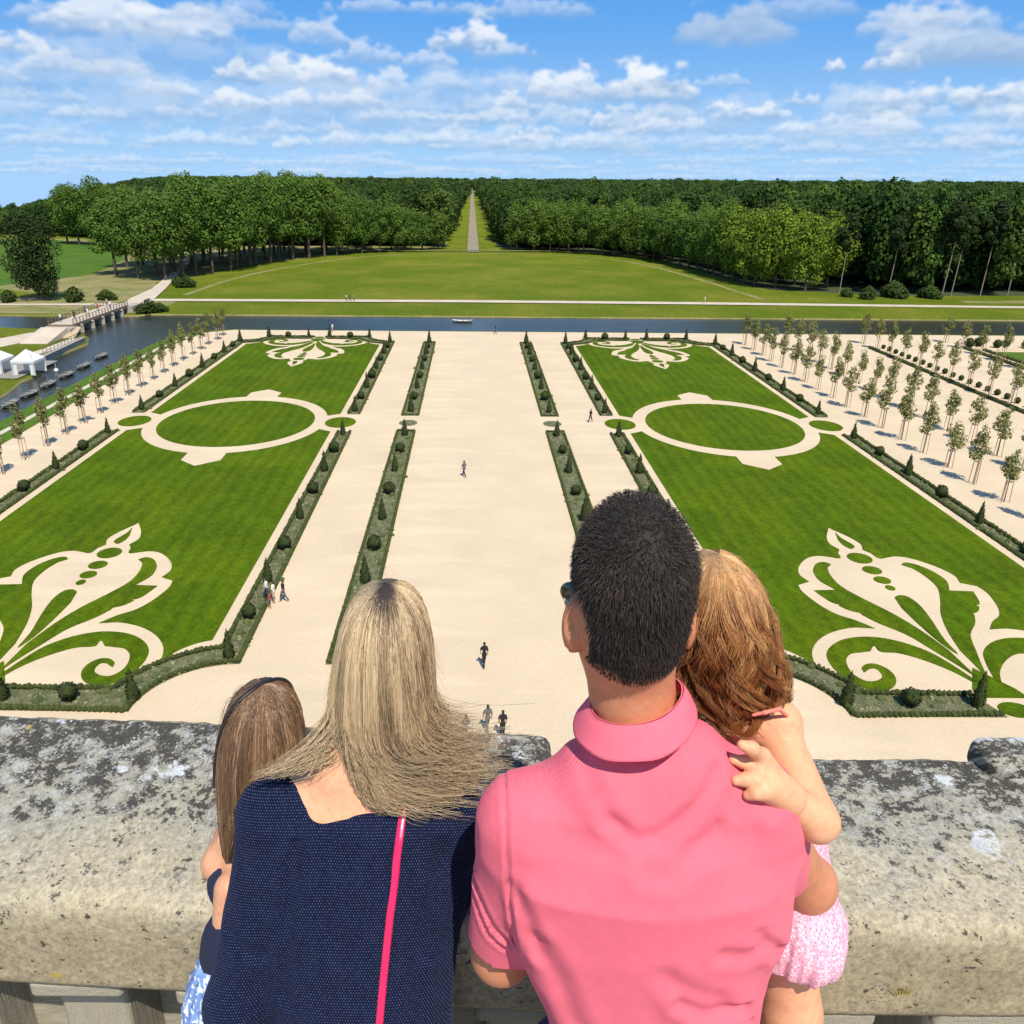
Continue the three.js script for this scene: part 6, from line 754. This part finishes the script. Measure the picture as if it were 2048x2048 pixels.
  mesh('strap', nets(union([cap(Q(1506, 1430, 1.0), 0.0028, Q(1530, 1425, 0.995), 0.003), cap(Q(1530, 1425, 0.995), 0.003, Q(1558, 1418, 0.995), 0.003), cap(Q(1558, 1418, 0.995), 0.003, Q(1574, 1432, 1.008), 0.0028)], 0.003), [0.28, CAMH - 0.9, -1.05], [0.55, CAMH - 0.6, -0.93], 0.0022), std([0.82, 0.24, 0.18], 0.9), child);
  const rows = [[1108, 1438, 1440, 1.125, 0.001], [1115, 1412, 1466, 1.122, 0.03], [1127, 1396, 1484, 1.12, 0.053], [1154, 1376, 1510, 1.115, 0.075], [1204, 1362, 1532, 1.105, 0.09], [1262, 1354, 1548, 1.10, 0.095], [1320, 1352, 1558, 1.095, 0.092], [1375, 1354, 1560, 1.085, 0.083], [1420, 1372, 1540, 1.07, 0.062]], S = hairShape(rows); hairBase(S, std([0.14, 0.045, 0.012], 0.7), child, 0.91, -Math.PI, Math.PI, 0.94);
  const H = hairMesh('hair', hairMat(), child), r = rng(791), nc = 110, cl = []; for (let i = 0; i < nc; i++) cl.push([mix(-2.6, 2.6, (i + r()) / nc), r(), r() * 6.28, r()]);
  for (let i = 0; i < 6600; i++) { const c = cl[(r() * nc) | 0], a0 = c[0] + (r() - 0.5) * 0.36, s0 = 0.30 * Math.pow(r(), 2.3), rr = r(), s1 = 0.70 + 0.34 * r(), out = 0.94 + 0.09 * r(), pts = []; for (let k = 0; k <= 13; k++) { const t = k / 13, s = mix(s0, s1, t); pts.push(lift(S(s, mix(a0, c[0], 0.7 * t) + 0.42 * Math.sin(s * (11 + 5 * c[3]) + c[2]) * t * t, (out + 0.12 * t * t * Math.sin(s * 14 + c[2] * 2)) * (k === 0 && s0 < 0.05 ? rr : 1)), 0.006 * t * t * Math.sin(s * 22 + c[2] * 3 + c[3] * 5), s > 1 ? -0.03 * (s - 1) : 0, 0.007 * t * t * Math.cos(s * 22 + c[2] * 3 + c[3] * 5))); } const u = clamp(0.45 + 0.85 * (c[1] - 0.5) + 0.45 * (r() - 0.5)), b = u < 0.55 ? blend([0.17, 0.050, 0.012], [0.42, 0.165, 0.045], u / 0.55) : blend([0.42, 0.165, 0.045], [0.90, 0.55, 0.24], (u - 0.55) / 0.45); { const hi = blend(b, [0.80, 0.52, 0.25], 0.15 + 0.45 * r()), lo = blend(b, [0.30, 0.095, 0.02], 0.5); H.strand(pts, 0.00055, 0.00022, (t) => blend(hi, lo, sstep(0.1, 0.75, s0 + t * (s1 - s0)))); } }  // sunlit golden top and darker lower locks are put into the strand colour
  for (let i = 0; i < 150; i++) { const a = (r() - 0.3) * 3.2, s = 0.03 + 0.85 * r(), p = S(s, a, 0.985), sd = Math.sign(Math.sin(a)) || 1, L = 0.012 + 0.028 * r(), w = r() * 6, pts = []; for (let k = 0; k <= 8; k++) { const t = k / 8; pts.push(lift(p, sd * L * (0.75 * t - 0.15 * t * t) + 0.0015 * Math.sin(w + t * 7), L * (0.75 * t - 1.6 * t * t), 0.006 * t)); } H.strand(pts, 0.00026, 0.00014, [0.5, 0.33, 0.17]); }
  for (let k = 0; k < 5; k++) { const o = Q(1540 + k, 1412 + k, 1.0), pts = []; for (let t = 0; t <= 12; t++) { const a = t / 12 * 5.4; pts.push(lift(o, 0.008 + 0.007 * Math.cos(a + 2.5), 0.006 + 0.007 * Math.sin(a + 2.5), 0.001 * k)); } H.strand(pts, 0.0005, 0.0003, [0.2, 0.08, 0.03]); }
  H.done();
}
renderer.render(scene, camera);
